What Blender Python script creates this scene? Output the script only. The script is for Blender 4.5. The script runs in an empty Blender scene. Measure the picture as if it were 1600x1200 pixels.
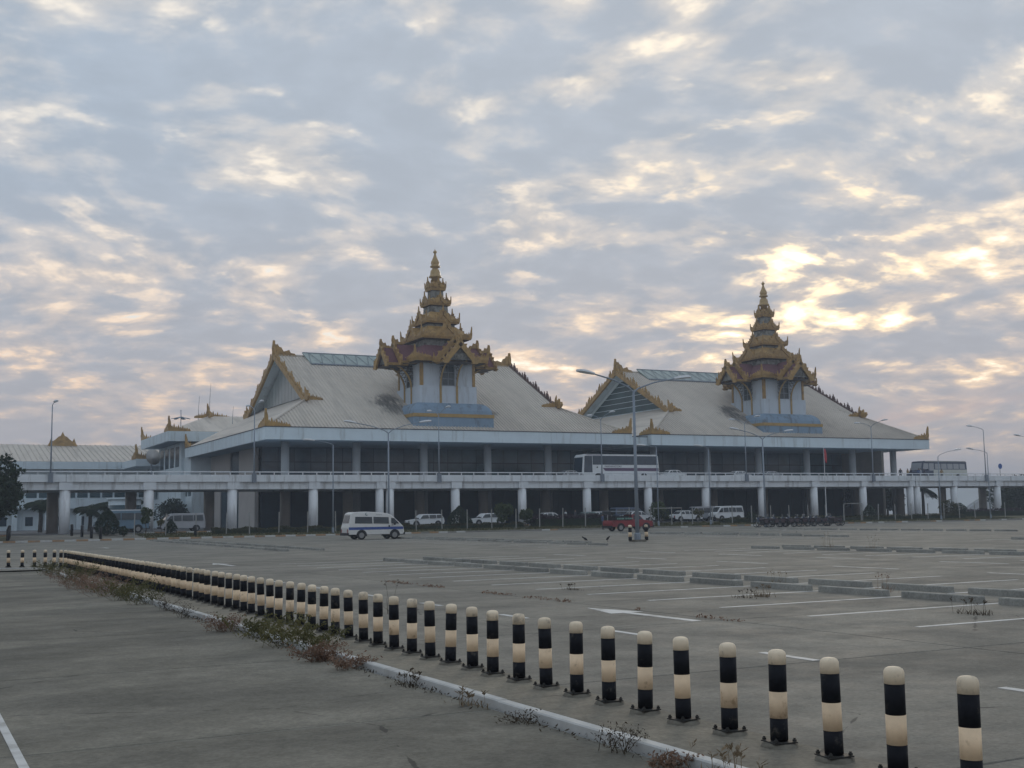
import bpy, math, random
import numpy as np
from mathutils import Vector, Matrix
random.seed(7); rng = np.random.default_rng(7)
S = bpy.context.scene
C = S.collection
rad = math.radians

# ------------------------------------------------------------------ camera
# world axes: X runs along the terminal front, Y goes towards it, Z up; the camera stands at the origin
EYE = 1.75
TH, ROLL, PITCH = rad(27.3), rad(0.95), math.atan(207 / 1850)
f0 = Vector((math.sin(TH), math.cos(TH), 0)); r0 = Vector((math.cos(TH), -math.sin(TH), 0)); u0 = Vector((0, 0, 1))
fw = f0 * math.cos(PITCH) + u0 * math.sin(PITCH)
up = u0 * math.cos(PITCH) - f0 * math.sin(PITCH)
cr = r0 * math.cos(ROLL) - up * math.sin(ROLL); cu = up * math.cos(ROLL) + r0 * math.sin(ROLL)
cam = bpy.data.cameras.new('camera'); cam.sensor_width = 36; cam.lens = 1850 / 1600 * 36
cam.clip_start = 0.1; cam.clip_end = 6000
co = bpy.data.objects.new('camera', cam); C.objects.link(co)
co.matrix_world = Matrix(((cr.x, cu.x, -fw.x, 0), (cr.y, cu.y, -fw.y, 0), (cr.z, cu.z, -fw.z, EYE), (0, 0, 0, 1)))
S.camera = co

# ------------------------------------------------------------------ sky
SUN_AZ, SUN_EL = rad(41), rad(11.5)
sdir = Vector((math.sin(SUN_AZ) * math.cos(SUN_EL), math.cos(SUN_AZ) * math.cos(SUN_EL), math.sin(SUN_EL)))
W = bpy.data.worlds.new('World'); S.world = W; W.use_nodes = True
nt = W.node_tree; nt.nodes.clear()


class NG:
    """tiny node graph helper"""
    def __init__(s, t): s.t = t

    def n(s, typ, ins=None, **kw):
        nd = s.t.nodes.new(typ)
        for k, v in kw.items(): setattr(nd, k, v)
        if ins:
            for k, v in ins.items():
                sk = nd.inputs[k]
                if isinstance(v, bpy.types.NodeSocket): s.t.links.new(v, sk)
                else: sk.default_value = v
        return nd

    def m(s, op, a, b=None, c=None, clamp=False):
        nd = s.t.nodes.new('ShaderNodeMath'); nd.operation = op; nd.use_clamp = clamp
        for i, v in enumerate((a, b, c)):
            if v is None: continue
            if isinstance(v, bpy.types.NodeSocket): s.t.links.new(v, nd.inputs[i])
            else: nd.inputs[i].default_value = v
        return nd.outputs[0]

    def mix(s, f, a, b, blend='MIX'):
        nd = s.t.nodes.new('ShaderNodeMix'); nd.data_type = 'RGBA'; nd.blend_type = blend
        for sk, v in ((nd.inputs[0], f), (nd.inputs[6], a), (nd.inputs[7], b)):
            if isinstance(v, bpy.types.NodeSocket): s.t.links.new(v, sk)
            else: sk.default_value = v if not isinstance(v, tuple) else (*v, 1)[:4]
        return nd.outputs[2]

    def ss(s, x, lo, hi, a=0., b=1.):
        nd = s.t.nodes.new('ShaderNodeMapRange'); nd.interpolation_type = 'SMOOTHSTEP'
        s.t.links.new(x, nd.inputs[0])
        for i, v in enumerate((lo, hi, a, b)): nd.inputs[1 + i].default_value = v
        return nd.outputs[0]


g = NG(nt)
tc = g.n('ShaderNodeTexCoord')
nrm = g.n('ShaderNodeVectorMath', {0: tc.outputs['Generated']}, operation='NORMALIZE').outputs[0]
sep = g.n('ShaderNodeSeparateXYZ', {0: nrm})
zz = g.m('MAXIMUM', sep.outputs[2], 0.0)
den = g.m('ADD', zz, 0.19)
px = g.m('DIVIDE', sep.outputs[0], den); py = g.m('DIVIDE', sep.outputs[1], den)
pv = g.n('ShaderNodeCombineXYZ', {0: g.m('SUBTRACT', px, .22), 1: g.m('SUBTRACT', py, .26), 2: 3.7}).outputs[0]


def noise(vec, scale, detail, rough=.55, dist=0., off=(0, 0, 0)):
    a = g.n('ShaderNodeVectorMath', {0: vec, 1: off}, operation='ADD').outputs[0]
    return g.n('ShaderNodeTexNoise', {'Vector': a, 'Scale': scale, 'Detail': detail, 'Roughness': rough, 'Distortion': dist}).outputs[0]


nW = g.n('ShaderNodeTexNoise', {'Vector': pv, 'Scale': 1.1, 'Detail': 2.0}).outputs[1]
wv_ = g.n('ShaderNodeVectorMath', {0: nW, 1: (.5, .5, .5)}, operation='SUBTRACT').outputs[0]
pw_ = g.n('ShaderNodeVectorMath', {0: wv_, 1: (.30, .30, .0), 2: pv}, operation='MULTIPLY_ADD').outputs[0]
nA = noise(pw_, 0.8, 2, .5, 0, (11.3, 4.1, 0))
nB = noise(pw_, 3.9, 3, .48, .0, (14.1, 2.4, 7.5))
nC = noise(pw_, 9.5, 4, .55, .0, (5.2, 1.9, 4))
nD = noise(pw_, 22.0, 4, .6, .0, (1.2, 3.9, 8))
d1 = g.m('MULTIPLY_ADD', nA, .24, .085); d2 = g.m('MULTIPLY_ADD', nB, .70, d1); d3 = g.m('MULTIPLY_ADD', nC, .50, d2)
dens = g.m('MULTIPLY_ADD', nD, .10, d3)            # mean about .80
sd = g.n('ShaderNodeVectorMath', {0: nrm, 1: tuple(sdir)}, operation='DOT_PRODUCT').outputs[1]
sd = g.m('MAXIMUM', sd, 0.0)
dens = g.m('MULTIPLY_ADD', g.m('POWER', sd, 500.0), -.06, dens)
wide = g.m('POWER', sd, 2.6); mid = g.m('POWER', sd, 90.0); near = g.m('POWER', sd, 420.0)
# colours: radiance x 10, the Background strength below is 0.1
sky = g.n('ShaderNodeTexSky', sky_type='NISHITA', sun_disc=False, sun_elevation=SUN_EL, sun_rotation=SUN_AZ,
          air_density=1.0, dust_density=2.0, ozone_density=1.0).outputs[0]
gap = g.mix(.8, sky, (5.7, 7.0, 7.9))
thick = g.mix(wide, (2.8, 3.65, 4.7), (3.85, 4.2, 4.7))
soft = g.mix(wide, (4.5, 4.8, 5.2), (5.8, 5.45, 5.1))
thin = g.mix(wide, (6.6, 6.5, 6.3), (9.0, 8.0, 6.6))
low = g.ss(sep.outputs[2], .06, .32, .85, 0.)
thin = g.mix(low, thin, (8.8, 6.1, 4.0))
hot = g.mix(mid, thin, (10.5, 8.2, 5.4))
hot = g.mix(g.m('MULTIPLY', near, .7), hot, (16., 12.5, 7.8))
t_gap = g.ss(dens, .62, .72)          # 0 open sky .. 1 cloud
t_sft = g.ss(dens, .69, .79)          # bright rim .. soft veil
t_thk = g.ss(dens, .735, .925)          # soft veil .. thick grey body
thick = g.mix(low, thick, (3.85, 3.75, 3.95)); soft = g.mix(low, soft, (5.7, 4.65, 4.05))
cl = g.mix(t_sft, hot, soft)
cl = g.mix(t_thk, cl, thick)
nE = noise(pw_, 15.0, 3, .5, .0, (7.7, 2.9, 2))
puff = g.m('MULTIPLY', g.ss(nE, .54, .70), g.m('MULTIPLY', g.ss(dens, .70, .74), g.ss(dens, .80, .88, 1., 0.)))
cl = g.mix(g.m('MULTIPLY', puff, .5), cl, hot)
mottle = g.ss(nC, .3, .7, 1.05, .95)
cl = g.n('ShaderNodeVectorMath', {0: cl, 'Scale': mottle}, operation='SCALE').outputs[0]
col = g.mix(t_gap, gap, cl)
# towards the horizon the layer closes up and turns pink grey
hz = g.ss(sep.outputs[2], 0.0, 0.13, 1., 0.)
hcol = g.mix(wide, (3.7, 3.5, 3.65), (4.35, 3.8, 3.7))
nS = noise(g.n('ShaderNodeCombineXYZ', {0: g.m('MULTIPLY', px, .35), 1: g.m('MULTIPLY', py, .35), 2: 9.}).outputs[0], 2.6, 5, .6, .6)
streak = g.ss(nS, .58, .70)
hcol = g.mix(g.m('MULTIPLY', streak, .8), hcol, (9.0, 5.2, 3.3))
col = g.mix(g.m('MULTIPLY', hz, .8), col, hcol)
bg = g.n('ShaderNodeBackground', {0: col, 1: 0.1})
g.n('ShaderNodeOutputWorld', {0: bg.outputs[0]})

sl = bpy.data.lights.new('sun', 'SUN'); sl.energy = 0.5; sl.angle = rad(14); sl.color = (1, .86, .68)
so = bpy.data.objects.new('sun', sl); C.objects.link(so)
so.rotation_euler = (-sdir).to_track_quat('-Z', 'Y').to_euler(); so.location = (60, 60, 60)

S.view_settings.view_transform = 'Standard'; S.view_settings.look = 'None'
S.view_settings.exposure = 0.38; S.view_settings.gamma = 1.0; S.view_settings.use_curve_mapping = False
S.cycles.use_denoising = True
S.cycles.max_bounces = 4; S.cycles.diffuse_bounces = 2; S.cycles.transparent_max_bounces = 8

# ------------------------------------------------------------------ materials
MATS = {}


def mat(name, col, rough=.75, var=.12, scale=2.0, bump=0., bscale=25., metal=0., spec=.3, rand=0., stain=None, grime=None, gst=(1, 1, 1)):
    m = bpy.data.materials.new(name); m.use_nodes = True; t = m.node_tree; b = t.nodes['Principled BSDF']; q = NG(t)
    geo = q.n('ShaderNodeNewGeometry'); oi = q.n('ShaderNodeObjectInfo')
    off = q.n('ShaderNodeCombineXYZ', {0: q.m('MULTIPLY', oi.outputs['Random'], 31.), 1: 0., 2: 0.}).outputs[0]
    pos = q.n('ShaderNodeVectorMath', {0: geo.outputs['Position'], 1: off}, operation='ADD').outputs[0] if rand >= 0 else geo.outputs['Position']
    def nz(sc, de, ro=.6, v=None): return q.n('ShaderNodeTexNoise', {'Vector': v or pos, 'Scale': sc, 'Detail': de, 'Roughness': ro}).outputs[0]
    a = nz(scale, 5); k = q.ss(a, .25, .75, 1 - var, 1 + var)
    if rand: k = q.m('MULTIPLY', k, q.m('MULTIPLY_ADD', oi.outputs['Random'], 2 * rand, 1 - rand))
    c = q.n('ShaderNodeVectorMath', {0: col, 'Scale': k}, operation='SCALE').outputs[0]
    if grime:   # (colour, scale, low, high, amount): patches of dirt with a shape of their own
        gc, gs, lo, hi, am = grime
        gm = q.ss(nz(gs, 6, .65, q.n('ShaderNodeVectorMath', {0: geo.outputs['Position'], 1: gst}, operation='MULTIPLY').outputs[0]), lo, hi, 0., am)
        c = q.mix(gm, c, gc)
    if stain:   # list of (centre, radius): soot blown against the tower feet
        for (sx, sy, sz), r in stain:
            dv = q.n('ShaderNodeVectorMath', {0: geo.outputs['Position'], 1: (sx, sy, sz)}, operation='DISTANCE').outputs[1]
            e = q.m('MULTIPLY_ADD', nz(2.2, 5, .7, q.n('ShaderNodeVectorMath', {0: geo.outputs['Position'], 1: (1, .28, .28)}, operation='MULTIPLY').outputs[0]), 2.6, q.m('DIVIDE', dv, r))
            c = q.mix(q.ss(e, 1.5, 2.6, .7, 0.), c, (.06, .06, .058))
    t.links.new(c, b.inputs['Base Color'])
    b.inputs['Roughness'].default_value = rough; b.inputs['Metallic'].default_value = metal
    b.inputs['Specular IOR Level'].default_value = spec
    if bump:
        bn = q.n('ShaderNodeBump', {'Height': nz(bscale, 4), 'Strength': bump, 'Distance': .02})
        t.links.new(bn.outputs[0], b.inputs['Normal'])
    MATS[name] = m
    return m


# concrete of the lots: slab-to-slab tone, broad traffic darkening, fine grain
def concrete(name, base, dark, rand, joints=.0):
    m = bpy.data.materials.new(name); m.use_nodes = True; t = m.node_tree; b = t.nodes['Principled BSDF']; q = NG(t)
    geo = q.n('ShaderNodeNewGeometry'); oi = q.n('ShaderNodeObjectInfo'); P = geo.outputs['Position']
    def nz(sc, de, ro=.6, st=(1, 1, 1)):
        v = q.n('ShaderNodeVectorMath', {0: P, 1: st}, operation='MULTIPLY').outputs[0]
        return q.n('ShaderNodeTexNoise', {'Vector': v, 'Scale': sc, 'Detail': de, 'Roughness': ro}).outputs[0]
    big = q.ss(nz(.42, 5, .6, (.7, 1.05, 1)), .38, .64); med = q.ss(nz(.9, 6, .65), .3, .72); fine = q.m('MULTIPLY', q.ss(nz(22, 5, .75), .25, .75, .78, 1.22), q.ss(nz(5, 4, .7), .3, .7, .9, 1.1))
    oil = q.ss(nz(.8, 6, .7, (.7, 1.5, 1)), .60, .76, 0., .6); dust = q.ss(nz(.33, 6, .7), .58, .75, 0., .35)
    c = q.mix(q.m('MULTIPLY', big, .85), base, dark)
    c = q.mix(q.m('MULTIPLY', med, .40), c, tuple(.8 * x for x in dark))
    c = q.mix(oil, c, tuple(.42 * x for x in dark)); c = q.mix(dust, c, (.27, .25, .205))
    k = q.m('MULTIPLY', fine, q.m('MULTIPLY_ADD', oi.outputs['Random'], 2 * rand, 1 - rand))
    c = q.n('ShaderNodeVectorMath', {0: c, 'Scale': k}, operation='SCALE').outputs[0]
    # hairline cracks
    vo = q.n('ShaderNodeTexVoronoi', {'Vector': P, 'Scale': .23, 'Randomness': 1.}, feature='DISTANCE_TO_EDGE').outputs[0]
    wv = q.m('MULTIPLY_ADD', nz(2.5, 4), .03, vo)
    crack = q.m('MULTIPLY', q.ss(wv, .0145, .0175, 1., 0.), q.ss(nz(.12, 2), .42, .55))
    c = q.mix(q.m('MULTIPLY', crack, .7), c, (.045, .043, .04))
    t.links.new(c, b.inputs['Base Color'])
    t.links.new(q.ss(nz(1.1, 4), .3, .7, .75, .95), b.inputs['Roughness'])
    b.inputs['Specular IOR Level'].default_value = .12
    bn = q.n('ShaderNodeBump', {'Height': q.m('MULTIPLY_ADD', nz(60, 3), .35, nz(7, 5)), 'Strength': .25, 'Distance': .02})
    t.links.new(bn.outputs[0], b.inputs['Normal'])
    MATS[name] = m


concrete('lot', (.255, .240, .204), (.160, .153, .133), .09)
concrete('forecourt', (.225, .211, .174), (.122, .117, .099), .09)
concrete('median', (.265, .240, .190), (.185, .170, .140), .04)
concrete('stopper', (.33, .325, .295), (.25, .25, .23), .10)
mat('joint_dust', (.27, .26, .225), .9, .25, 1.5, grime=((.12, .12, .10), .5, .42, .62, .9))
mat('joint_grey', (.10, .096, .085), .9, .25, 1.5)
mat('line_paint', (.58, .58, .56), .7, .1, 3, grime=((.2, .19, .17), 2.2, .48, .70, .6))
mat('kerb_white', (.50, .50, .48), .7, .08, 4, bump=.2, grime=((.3, .28, .25), 1.2, .54, .72, .6))
mat('kerb_tan', (.36, .22, .12), .8, .15, 4, grime=((.2, .18, .15), 2.5, .46, .64, .7))
mat('kerb_grey', (.22, .21, .19), .8, .15, 4)
mat('soil', (.11, .095, .065), .95, .3, 3, bump=.4)
mat('grass_ground', (.085, .085, .04), .95, .35, 1.2, bump=.5, grime=((.16, .13, .08), .6, .45, .65, .7))
mat('far_land', (.13, .13, .10), .95, .25, .02)
mat('asphalt', (.10, .10, .10), .85, .15, .6, bump=.2)
mat('cream', (.80, .605, .405), .6, .07, 9, spec=.2, rand=.11, grime=((.36, .24, .14), 7., .56, .70, .7))
mat('cap_cream', (.78, .65, .48), .6, .07, 9, spec=.2, rand=.11, grime=((.30, .26, .21), 8., .52, .70, .75))
mat('black_paint', (.009, .010, .014), .65, .15, 9, spec=.15, grime=((.10, .09, .075), 9, .57, .72, .6))
mat('iron', (.035, .034, .032), .7, .2, 9)
mat('mortar', (.15, .138, .112), .9, .25, 8, bump=.4, bscale=40)
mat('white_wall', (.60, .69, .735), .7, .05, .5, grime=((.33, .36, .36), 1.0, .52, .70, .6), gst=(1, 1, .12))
mat('deck_white', (.72, .755, .775), .75, .06, .6, grime=((.30, .30, .29), 1.1, .50, .68, .65), gst=(1, 1, .15))
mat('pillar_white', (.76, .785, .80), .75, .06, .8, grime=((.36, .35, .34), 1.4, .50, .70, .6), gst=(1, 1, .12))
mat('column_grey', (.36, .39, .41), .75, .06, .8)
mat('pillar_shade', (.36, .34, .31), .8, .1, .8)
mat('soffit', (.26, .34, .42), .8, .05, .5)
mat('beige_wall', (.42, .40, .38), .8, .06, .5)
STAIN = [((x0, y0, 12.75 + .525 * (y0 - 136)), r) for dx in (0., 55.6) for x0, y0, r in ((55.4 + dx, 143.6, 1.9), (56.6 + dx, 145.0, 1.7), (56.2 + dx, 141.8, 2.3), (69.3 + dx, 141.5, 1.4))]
mat('roof', (.58, .525, .455), .7, .06, .25, stain=STAIN, grime=((.36, .33, .29), .9, .46, .68, .6), gst=(1, .10, .10), rand=-1e-6)
mat('roof_rib', (.52, .475, .415), .7, .08, .5, stain=STAIN, rand=-1e-6)
mat('roof_red', (.14, .060, .068), .75, .2, 4)
mat('gold', (.36, .22, .068), .55, .25, 1.6, spec=.45, grime=((.13, .075, .03), 1.2, .5, .72, .7), bump=.35, bscale=7)
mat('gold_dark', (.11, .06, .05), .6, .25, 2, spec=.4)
mat('gold_band', (.40, .265, .10), .6, .12, 2)
mat('spire_gold', (.40, .27, .11), .4, .15, 2, spec=.5, metal=.2)
mat('tower_white', (.56, .62, .68), .7, .04, .5, grime=((.36, .37, .37), 1.3, .52, .70, .55), gst=(1, 1, .15))
mat('tower_blue', (.225, .315, .415), .7, .08, .7, grime=((.12, .14, .15), 1.2, .50, .68, .75), gst=(1, 1, .3))
mat('drum', (.25, .25, .225), .8, .2, 1.5, grime=((.07, .06, .05), 1.3, .42, .65, .9))
mat('dark_wood', (.05, .035, .025), .7, .2, 3)
mat('steel_grey', (.21, .24, .28), .5, .08, 2, metal=.3)
mat('pole_grey', (.24, .28, .33), .5, .06, 1, metal=.2, spec=.4)
mat('lamp_white', (.62, .64, .66), .4, .05, 3)
mat('post_grey', (.30, .30, .29), .8, .15, 4)
mat('rail_white', (.62, .65, .68), .5, .05, 3)
mat('trunk', (.09, .07, .05), .9, .25, 4, bump=.5)
mat('palm_trunk', (.06, .05, .04), .9, .25, 4, bump=.5)
mat('rubber', (.018, .018, .019), .8, .15, 6)
mat('rim', (.25, .25, .25), .5, .1, 6, metal=.4)
mat('chrome', (.6, .6, .6), .25, .02, 6, metal=.9)
mat('trim_black', (.02, .02, .022), .5, .1, 6)
mat('van_white', (.62, .62, .60), .35, .05, 2, spec=.5, grime=((.38, .33, .26), 1.1, .55, .78, .45))
mat('car_white', (.60, .62, .63), .35, .05, 2, spec=.5)
mat('stripe_blue', (.03, .075, .27), .4, .05, 2, spec=.5)
mat('pickup_red', (.23, .025, .03), .45, .2, 2, spec=.4, grime=((.12, .03, .03), 1.5, .5, .75, .6))
mat('tank_dark', (.045, .022, .026), .35, .3, 2, spec=.5, rand=.3)
mat('car_green', (.10, .17, .165), .4, .06, 2, spec=.5)
mat('car_navy', (.05, .08, .14), .4, .06, 2, spec=.5)
mat('silver_and_sky_pane', (.30, .31, .33), .35, .06, 2, spec=.5)
mat('van_blue', (.11, .18, .24), .45, .06, 2, spec=.4)
mat('bus_purple', (.10, .06, .11), .4, .1, 2, spec=.5)
mat('bus_navy', (.035, .05, .085), .4, .1, 2, spec=.5)
mat('bus_cream', (.45, .46, .42), .4, .06, 2, spec=.5)
mat('tail_red', (.25, .02, .02), .3, .1, 6)
mat('amber', (.40, .16, .03), .3, .1, 6)
mat('letter_dark', (.035, .04, .05), .6, .05, 6)
mat('letter_green', (.20, .34, .29), .6, .05, 6)
mat('panel_dark', (.02, .035, .033), .6, .1, 6)
mat('flag_red', (.42, .04, .05), .8, .1, 2)
mat('dish', (.40, .40, .39), .6, .08, 4)
mat('antenna', (.14, .21, .30), .6, .08, 4)
mat('hill', (.06, .075, .07), .95, .2, .01)
mat('hangar', (.46, .48, .49), .7, .04, .1)
mat('bird', (.02, .02, .02), .8, .1, 9)
mat('sign_blue', (.03, .10, .32), .5, .05, 3)


def glassy(name, col, rough=.08, var=.3, scale=.6, spec=.5):
    m = mat(name, col, rough, var, scale, spec=spec, rand=.12); return m


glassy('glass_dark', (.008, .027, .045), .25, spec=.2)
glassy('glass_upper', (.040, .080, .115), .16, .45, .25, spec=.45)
glassy('glass_upper_teal', (.050, .110, .140), .16, .45, .25, spec=.5)
glassy('glass_teal', (.026, .064, .080), .2, spec=.35)
glassy('car_glass', (.030, .037, .042), .08, .2, 2)
glassy('bus_glass', (.028, .045, .065), .10, .25, 1.5)
glassy('gable_glass', (.26, .30, .30), .3, .12, .6)
glassy('gable_teal', (.035, .07, .075), .3, .25, .4, spec=.2)
glassy('skylight_glass', (.24, .31, .30), .2, .15, .8)
glassy('tower_glass', (.03, .05, .055), .1, .2, 2)


def leafmat(name, c0, c1, trans=.25):
    m = bpy.data.materials.new(name); m.use_nodes = True; t = m.node_tree; q = NG(t); b = t.nodes['Principled BSDF']
    geo = q.n('ShaderNodeNewGeometry'); rp = geo.outputs['Random Per Island']
    nz = q.n('ShaderNodeTexNoise', {'Vector': geo.outputs['Position'], 'Scale': 1.1, 'Detail': 3.}).outputs[0]
    f = q.m('ADD', q.m('MULTIPLY', rp, .55), q.ss(nz, .3, .7, 0., .5), clamp=True)
    c = q.mix(f, c0, c1); t.links.new(c, b.inputs['Base Color']); b.inputs['Roughness'].default_value = .65
    b.inputs['Specular IOR Level'].default_value = .25
    tr = q.n('ShaderNodeBsdfTranslucent', {0: c}); mx = q.n('ShaderNodeMixShader', {0: trans, 1: b.outputs[0], 2: tr.outputs[0]})
    t.links.new(mx.outputs[0], t.nodes['Material Output'].inputs[0]); MATS[name] = m


leafmat('leaf_dark', (.012, .024, .012), (.035, .055, .022))
leafmat('leaf_green', (.030, .050, .014), (.075, .10, .030))
leafmat('leaf_hedge', (.030, .036, .014), (.085, .080, .030))
leafmat('leaf_purple', (.022, .013, .018), (.050, .026, .034))
leafmat('leaf_palm', (.014, .026, .014), (.040, .058, .024))
leafmat('weed_green', (.06, .066, .024), (.155, .14, .055))
leafmat('weed_brown', (.13, .075, .05), (.30, .20, .14))
leafmat('weed_dark', (.035, .030, .022), (.10, .075, .05))
leafmat('straw', (.12, .09, .055), (.26, .20, .13))
leafmat('grass_blade', (.045, .05, .018), (.13, .12, .05))


# ------------------------------------------------------------------ mesh builder
def V(*a): return Vector(a)


class MB:
    def __init__(s): s.v = []; s.f = []

    def add(s, vs, fs):
        o = len(s.v); s.v += [tuple(v) for v in vs]; s.f += [tuple(i + o for i in f) for f in fs]; return s

    def box(s, x0, x1, y0, y1, z0, z1):
        return s.add([(x0, y0, z0), (x1, y0, z0), (x1, y1, z0), (x0, y1, z0), (x0, y0, z1), (x1, y0, z1), (x1, y1, z1), (x0, y1, z1)],
                     [(0, 3, 2, 1), (4, 5, 6, 7), (0, 1, 5, 4), (1, 2, 6, 5), (2, 3, 7, 6), (3, 0, 4, 7)])

    def bbox(s, x0, x1, y0, y1, z0, z1, b=.02):
        """box with a chamfered top"""
        s.frus((x0 + x1) / 2, (y0 + y1) / 2, z0, z1 - b, (x1 - x0) / 2, (x1 - x0) / 2, (y1 - y0) / 2, (y1 - y0) / 2, top=False)
        return s.frus((x0 + x1) / 2, (y0 + y1) / 2, z1 - b, z1, (x1 - x0) / 2, (x1 - x0) / 2 - b, (y1 - y0) / 2, (y1 - y0) / 2 - b, bot=False)

    def frus(s, cx, cy, z0, z1, a0, a1, b0=None, b1=None, top=True, bot=True):
        b0 = a0 if b0 is None else b0; b1 = a1 if b1 is None else b1
        f = [(0, 1, 5, 4), (1, 2, 6, 5), (2, 3, 7, 6), (3, 0, 4, 7)]
        if bot: f.append((0, 3, 2, 1))
        if top: f.append((4, 5, 6, 7))
        return s.add([(cx - a0, cy - b0, z0), (cx + a0, cy - b0, z0), (cx + a0, cy + b0, z0), (cx - a0, cy + b0, z0),
                      (cx - a1, cy - b1, z1), (cx + a1, cy - b1, z1), (cx + a1, cy + b1, z1), (cx - a1, cy + b1, z1)], f)

    def plate(s, pts, o, e1, e2, t):
        """polygon pts (2-D) in the plane o+e1,e2, thickness t centred on the plane"""
        o, e1, e2 = Vector(o), Vector(e1), Vector(e2); n = e1.cross(e2).normalized() * (t / 2)
        a = [o + e1 * p[0] + e2 * p[1] - n for p in pts]; b = [o + e1 * p[0] + e2 * p[1] + n for p in pts]; k = len(pts)
        return s.add(a + b, [tuple(range(k))[::-1], tuple(range(k, 2 * k))] + [(i, (i + 1) % k, k + (i + 1) % k, k + i) for i in range(k)])

    def slab(s, pts, d):
        d = Vector(d); k = len(pts); a = [Vector(p) for p in pts]; b = [p + d for p in a]
        return s.add(a + b, [tuple(range(k)), tuple(range(k, 2 * k))[::-1]] + [(i, k + i, k + (i + 1) % k, (i + 1) % k) for i in range(k)])

    def tube(s, path, r, n=6, r1=None):
        path = [Vector(p) for p in path]; m = len(path); rings = []
        for i, p in enumerate(path):
            d = (path[min(i + 1, m - 1)] - path[max(i - 1, 0)]).normalized()
            h = Vector((0, 0, 1)) if abs(d.z) < .9 else Vector((1, 0, 0)); a = d.cross(h).normalized(); b = d.cross(a)
            rr = r if r1 is None else r + (r1 - r) * i / (m - 1)
            rings.append([p + (a * math.cos(k * math.tau / n) + b * math.sin(k * math.tau / n)) * rr for k in range(n)])
        vs = [q for R in rings for q in R]
        fs = [(i * n + k, i * n + (k + 1) % n, (i + 1) * n + (k + 1) % n, (i + 1) * n + k) for i in range(m - 1) for k in range(n)]
        fs += [tuple(range(n))[::-1], tuple(range((m - 1) * n, m * n))]
        return s.add(vs, fs)

    def lathe(s, prof, cx=0, cy=0, n=16, ph=0.):
        m = len(prof)
        vs = [(cx + r * math.cos(ph + k * math.tau / n), cy + r * math.sin(ph + k * math.tau / n), z) for r, z in prof for k in range(n)]
        fs = [(i * n + k, i * n + (k + 1) % n, (i + 1) * n + (k + 1) % n, (i + 1) * n + k) for i in range(m - 1) for k in range(n)]
        fs += [tuple(range(n))[::-1], tuple(range((m - 1) * n, m * n))]
        return s.add(vs, fs)

    def poly(s, pts): return s.add(pts, [tuple(range(len(pts)))])

    def mesh(s, name, m, smooth=False):
        me = bpy.data.meshes.new(name); me.from_pydata(s.v, [], s.f); me.materials.append(MATS[m])
        if smooth: me.polygons.foreach_set('use_smooth', [True] * len(me.polygons))
        me.update(); return me

    def build(s, name, m, parent=None, smooth=False, label=None, loc=None):
        return link(name, s.mesh(name, m, smooth), parent, label, loc)


def link(name, me, parent=None, label=None, loc=None):
    o = bpy.data.objects.new(name, me); C.objects.link(o)
    if parent is not None: o.parent = parent
    if label: o['label'] = label
    if loc is not None: o.location = loc
    return o


def empty(name, label, cat, loc=(0, 0, 0), rz=0., group=None, kind=None):
    o = bpy.data.objects.new(name, None); C.objects.link(o); o.location = loc; o.rotation_euler = (0, 0, rz); o.empty_display_size = .2
    tag(o, label, cat, group, kind); return o


def tag(o, label=None, cat=None, group=None, kind=None):
    for k, v in (('label', label), ('category', cat), ('group', group), ('kind', kind)):
        if v: o[k] = v
    return o


def dup(src, label=None, loc=None, rz=None, parent=None):
    c = src.copy(); C.objects.link(c)
    if parent is not None: c.parent = parent
    if label: c['label'] = label
    if loc is not None: c.location = loc
    if rz is not None: c.rotation_euler = (0, 0, rz)
    for ch in [o for o in src.children]: dup(ch, parent=c)
    return c


_U = ['first', 'second', 'third', 'fourth', 'fifth', 'sixth', 'seventh', 'eighth', 'ninth', 'tenth', 'eleventh', 'twelfth', 'thirteenth', 'fourteenth',
       'fifteenth', 'sixteenth', 'seventeenth', 'eighteenth', 'nineteenth', 'twentieth']
ORD = _U + ['twenty-' + w for w in _U[:9]] + ['thirtieth'] + ['thirty-' + w for w in _U[:9]] + ['fortieth'] + ['forty-' + w for w in _U[:9]]


def flame(w, h, lean=0.):
    """outline of one carved tongue"""
    L = lean * h
    return [(-w / 2, 0), (w / 2, 0), (w * .46 + L * .12, .25 * h), (w * .22 + L * .45, .55 * h), (w * .16 + L * .8, .8 * h), (L, h),
            (-w * .06 + L * .72, .74 * h), (-w * .2 + L * .4, .5 * h), (-w * .48 + L * .1, .22 * h)]


def wing(L, H):
    """carved crest that stands tall at s=0 and steps down to s=L"""
    P = [(0, 0), (L, 0)]
    for i in range(9):
        u = 1 - (i + .5) / 10; hb = H * (.10 + .20 * (1 - u)); hs = H * (.17 + (.42 if i % 2 else .25) * (1 - u) ** .8)
        P += [(L * (u + .045), hb * .85), (L * (u - .012), hs), (L * (u - .03), hs * .8)]
    return P + [(.10 * L, .34 * H), (.085 * L, .60 * H), (.045 * L, .80 * H), (-.03 * L, H), (-.045 * L, .78 * H), (-.03 * L, .55 * H), (-.05 * L, .30 * H)]


def corner_crest(mb, p, d1, d2, L, H, t=.16):
    for d in (d1, d2): mb.plate(wing(L, H), p, d, (0, 0, 1), t)


# ------------------------------------------------------------------ ground
def gz(y):
    if y < 55: return 0.
    if y < 112: return .2 * (y - 55) / 57
    if y < 118.6: return .34 + (y - 112) / 6.6 * .36
    return .75


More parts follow.
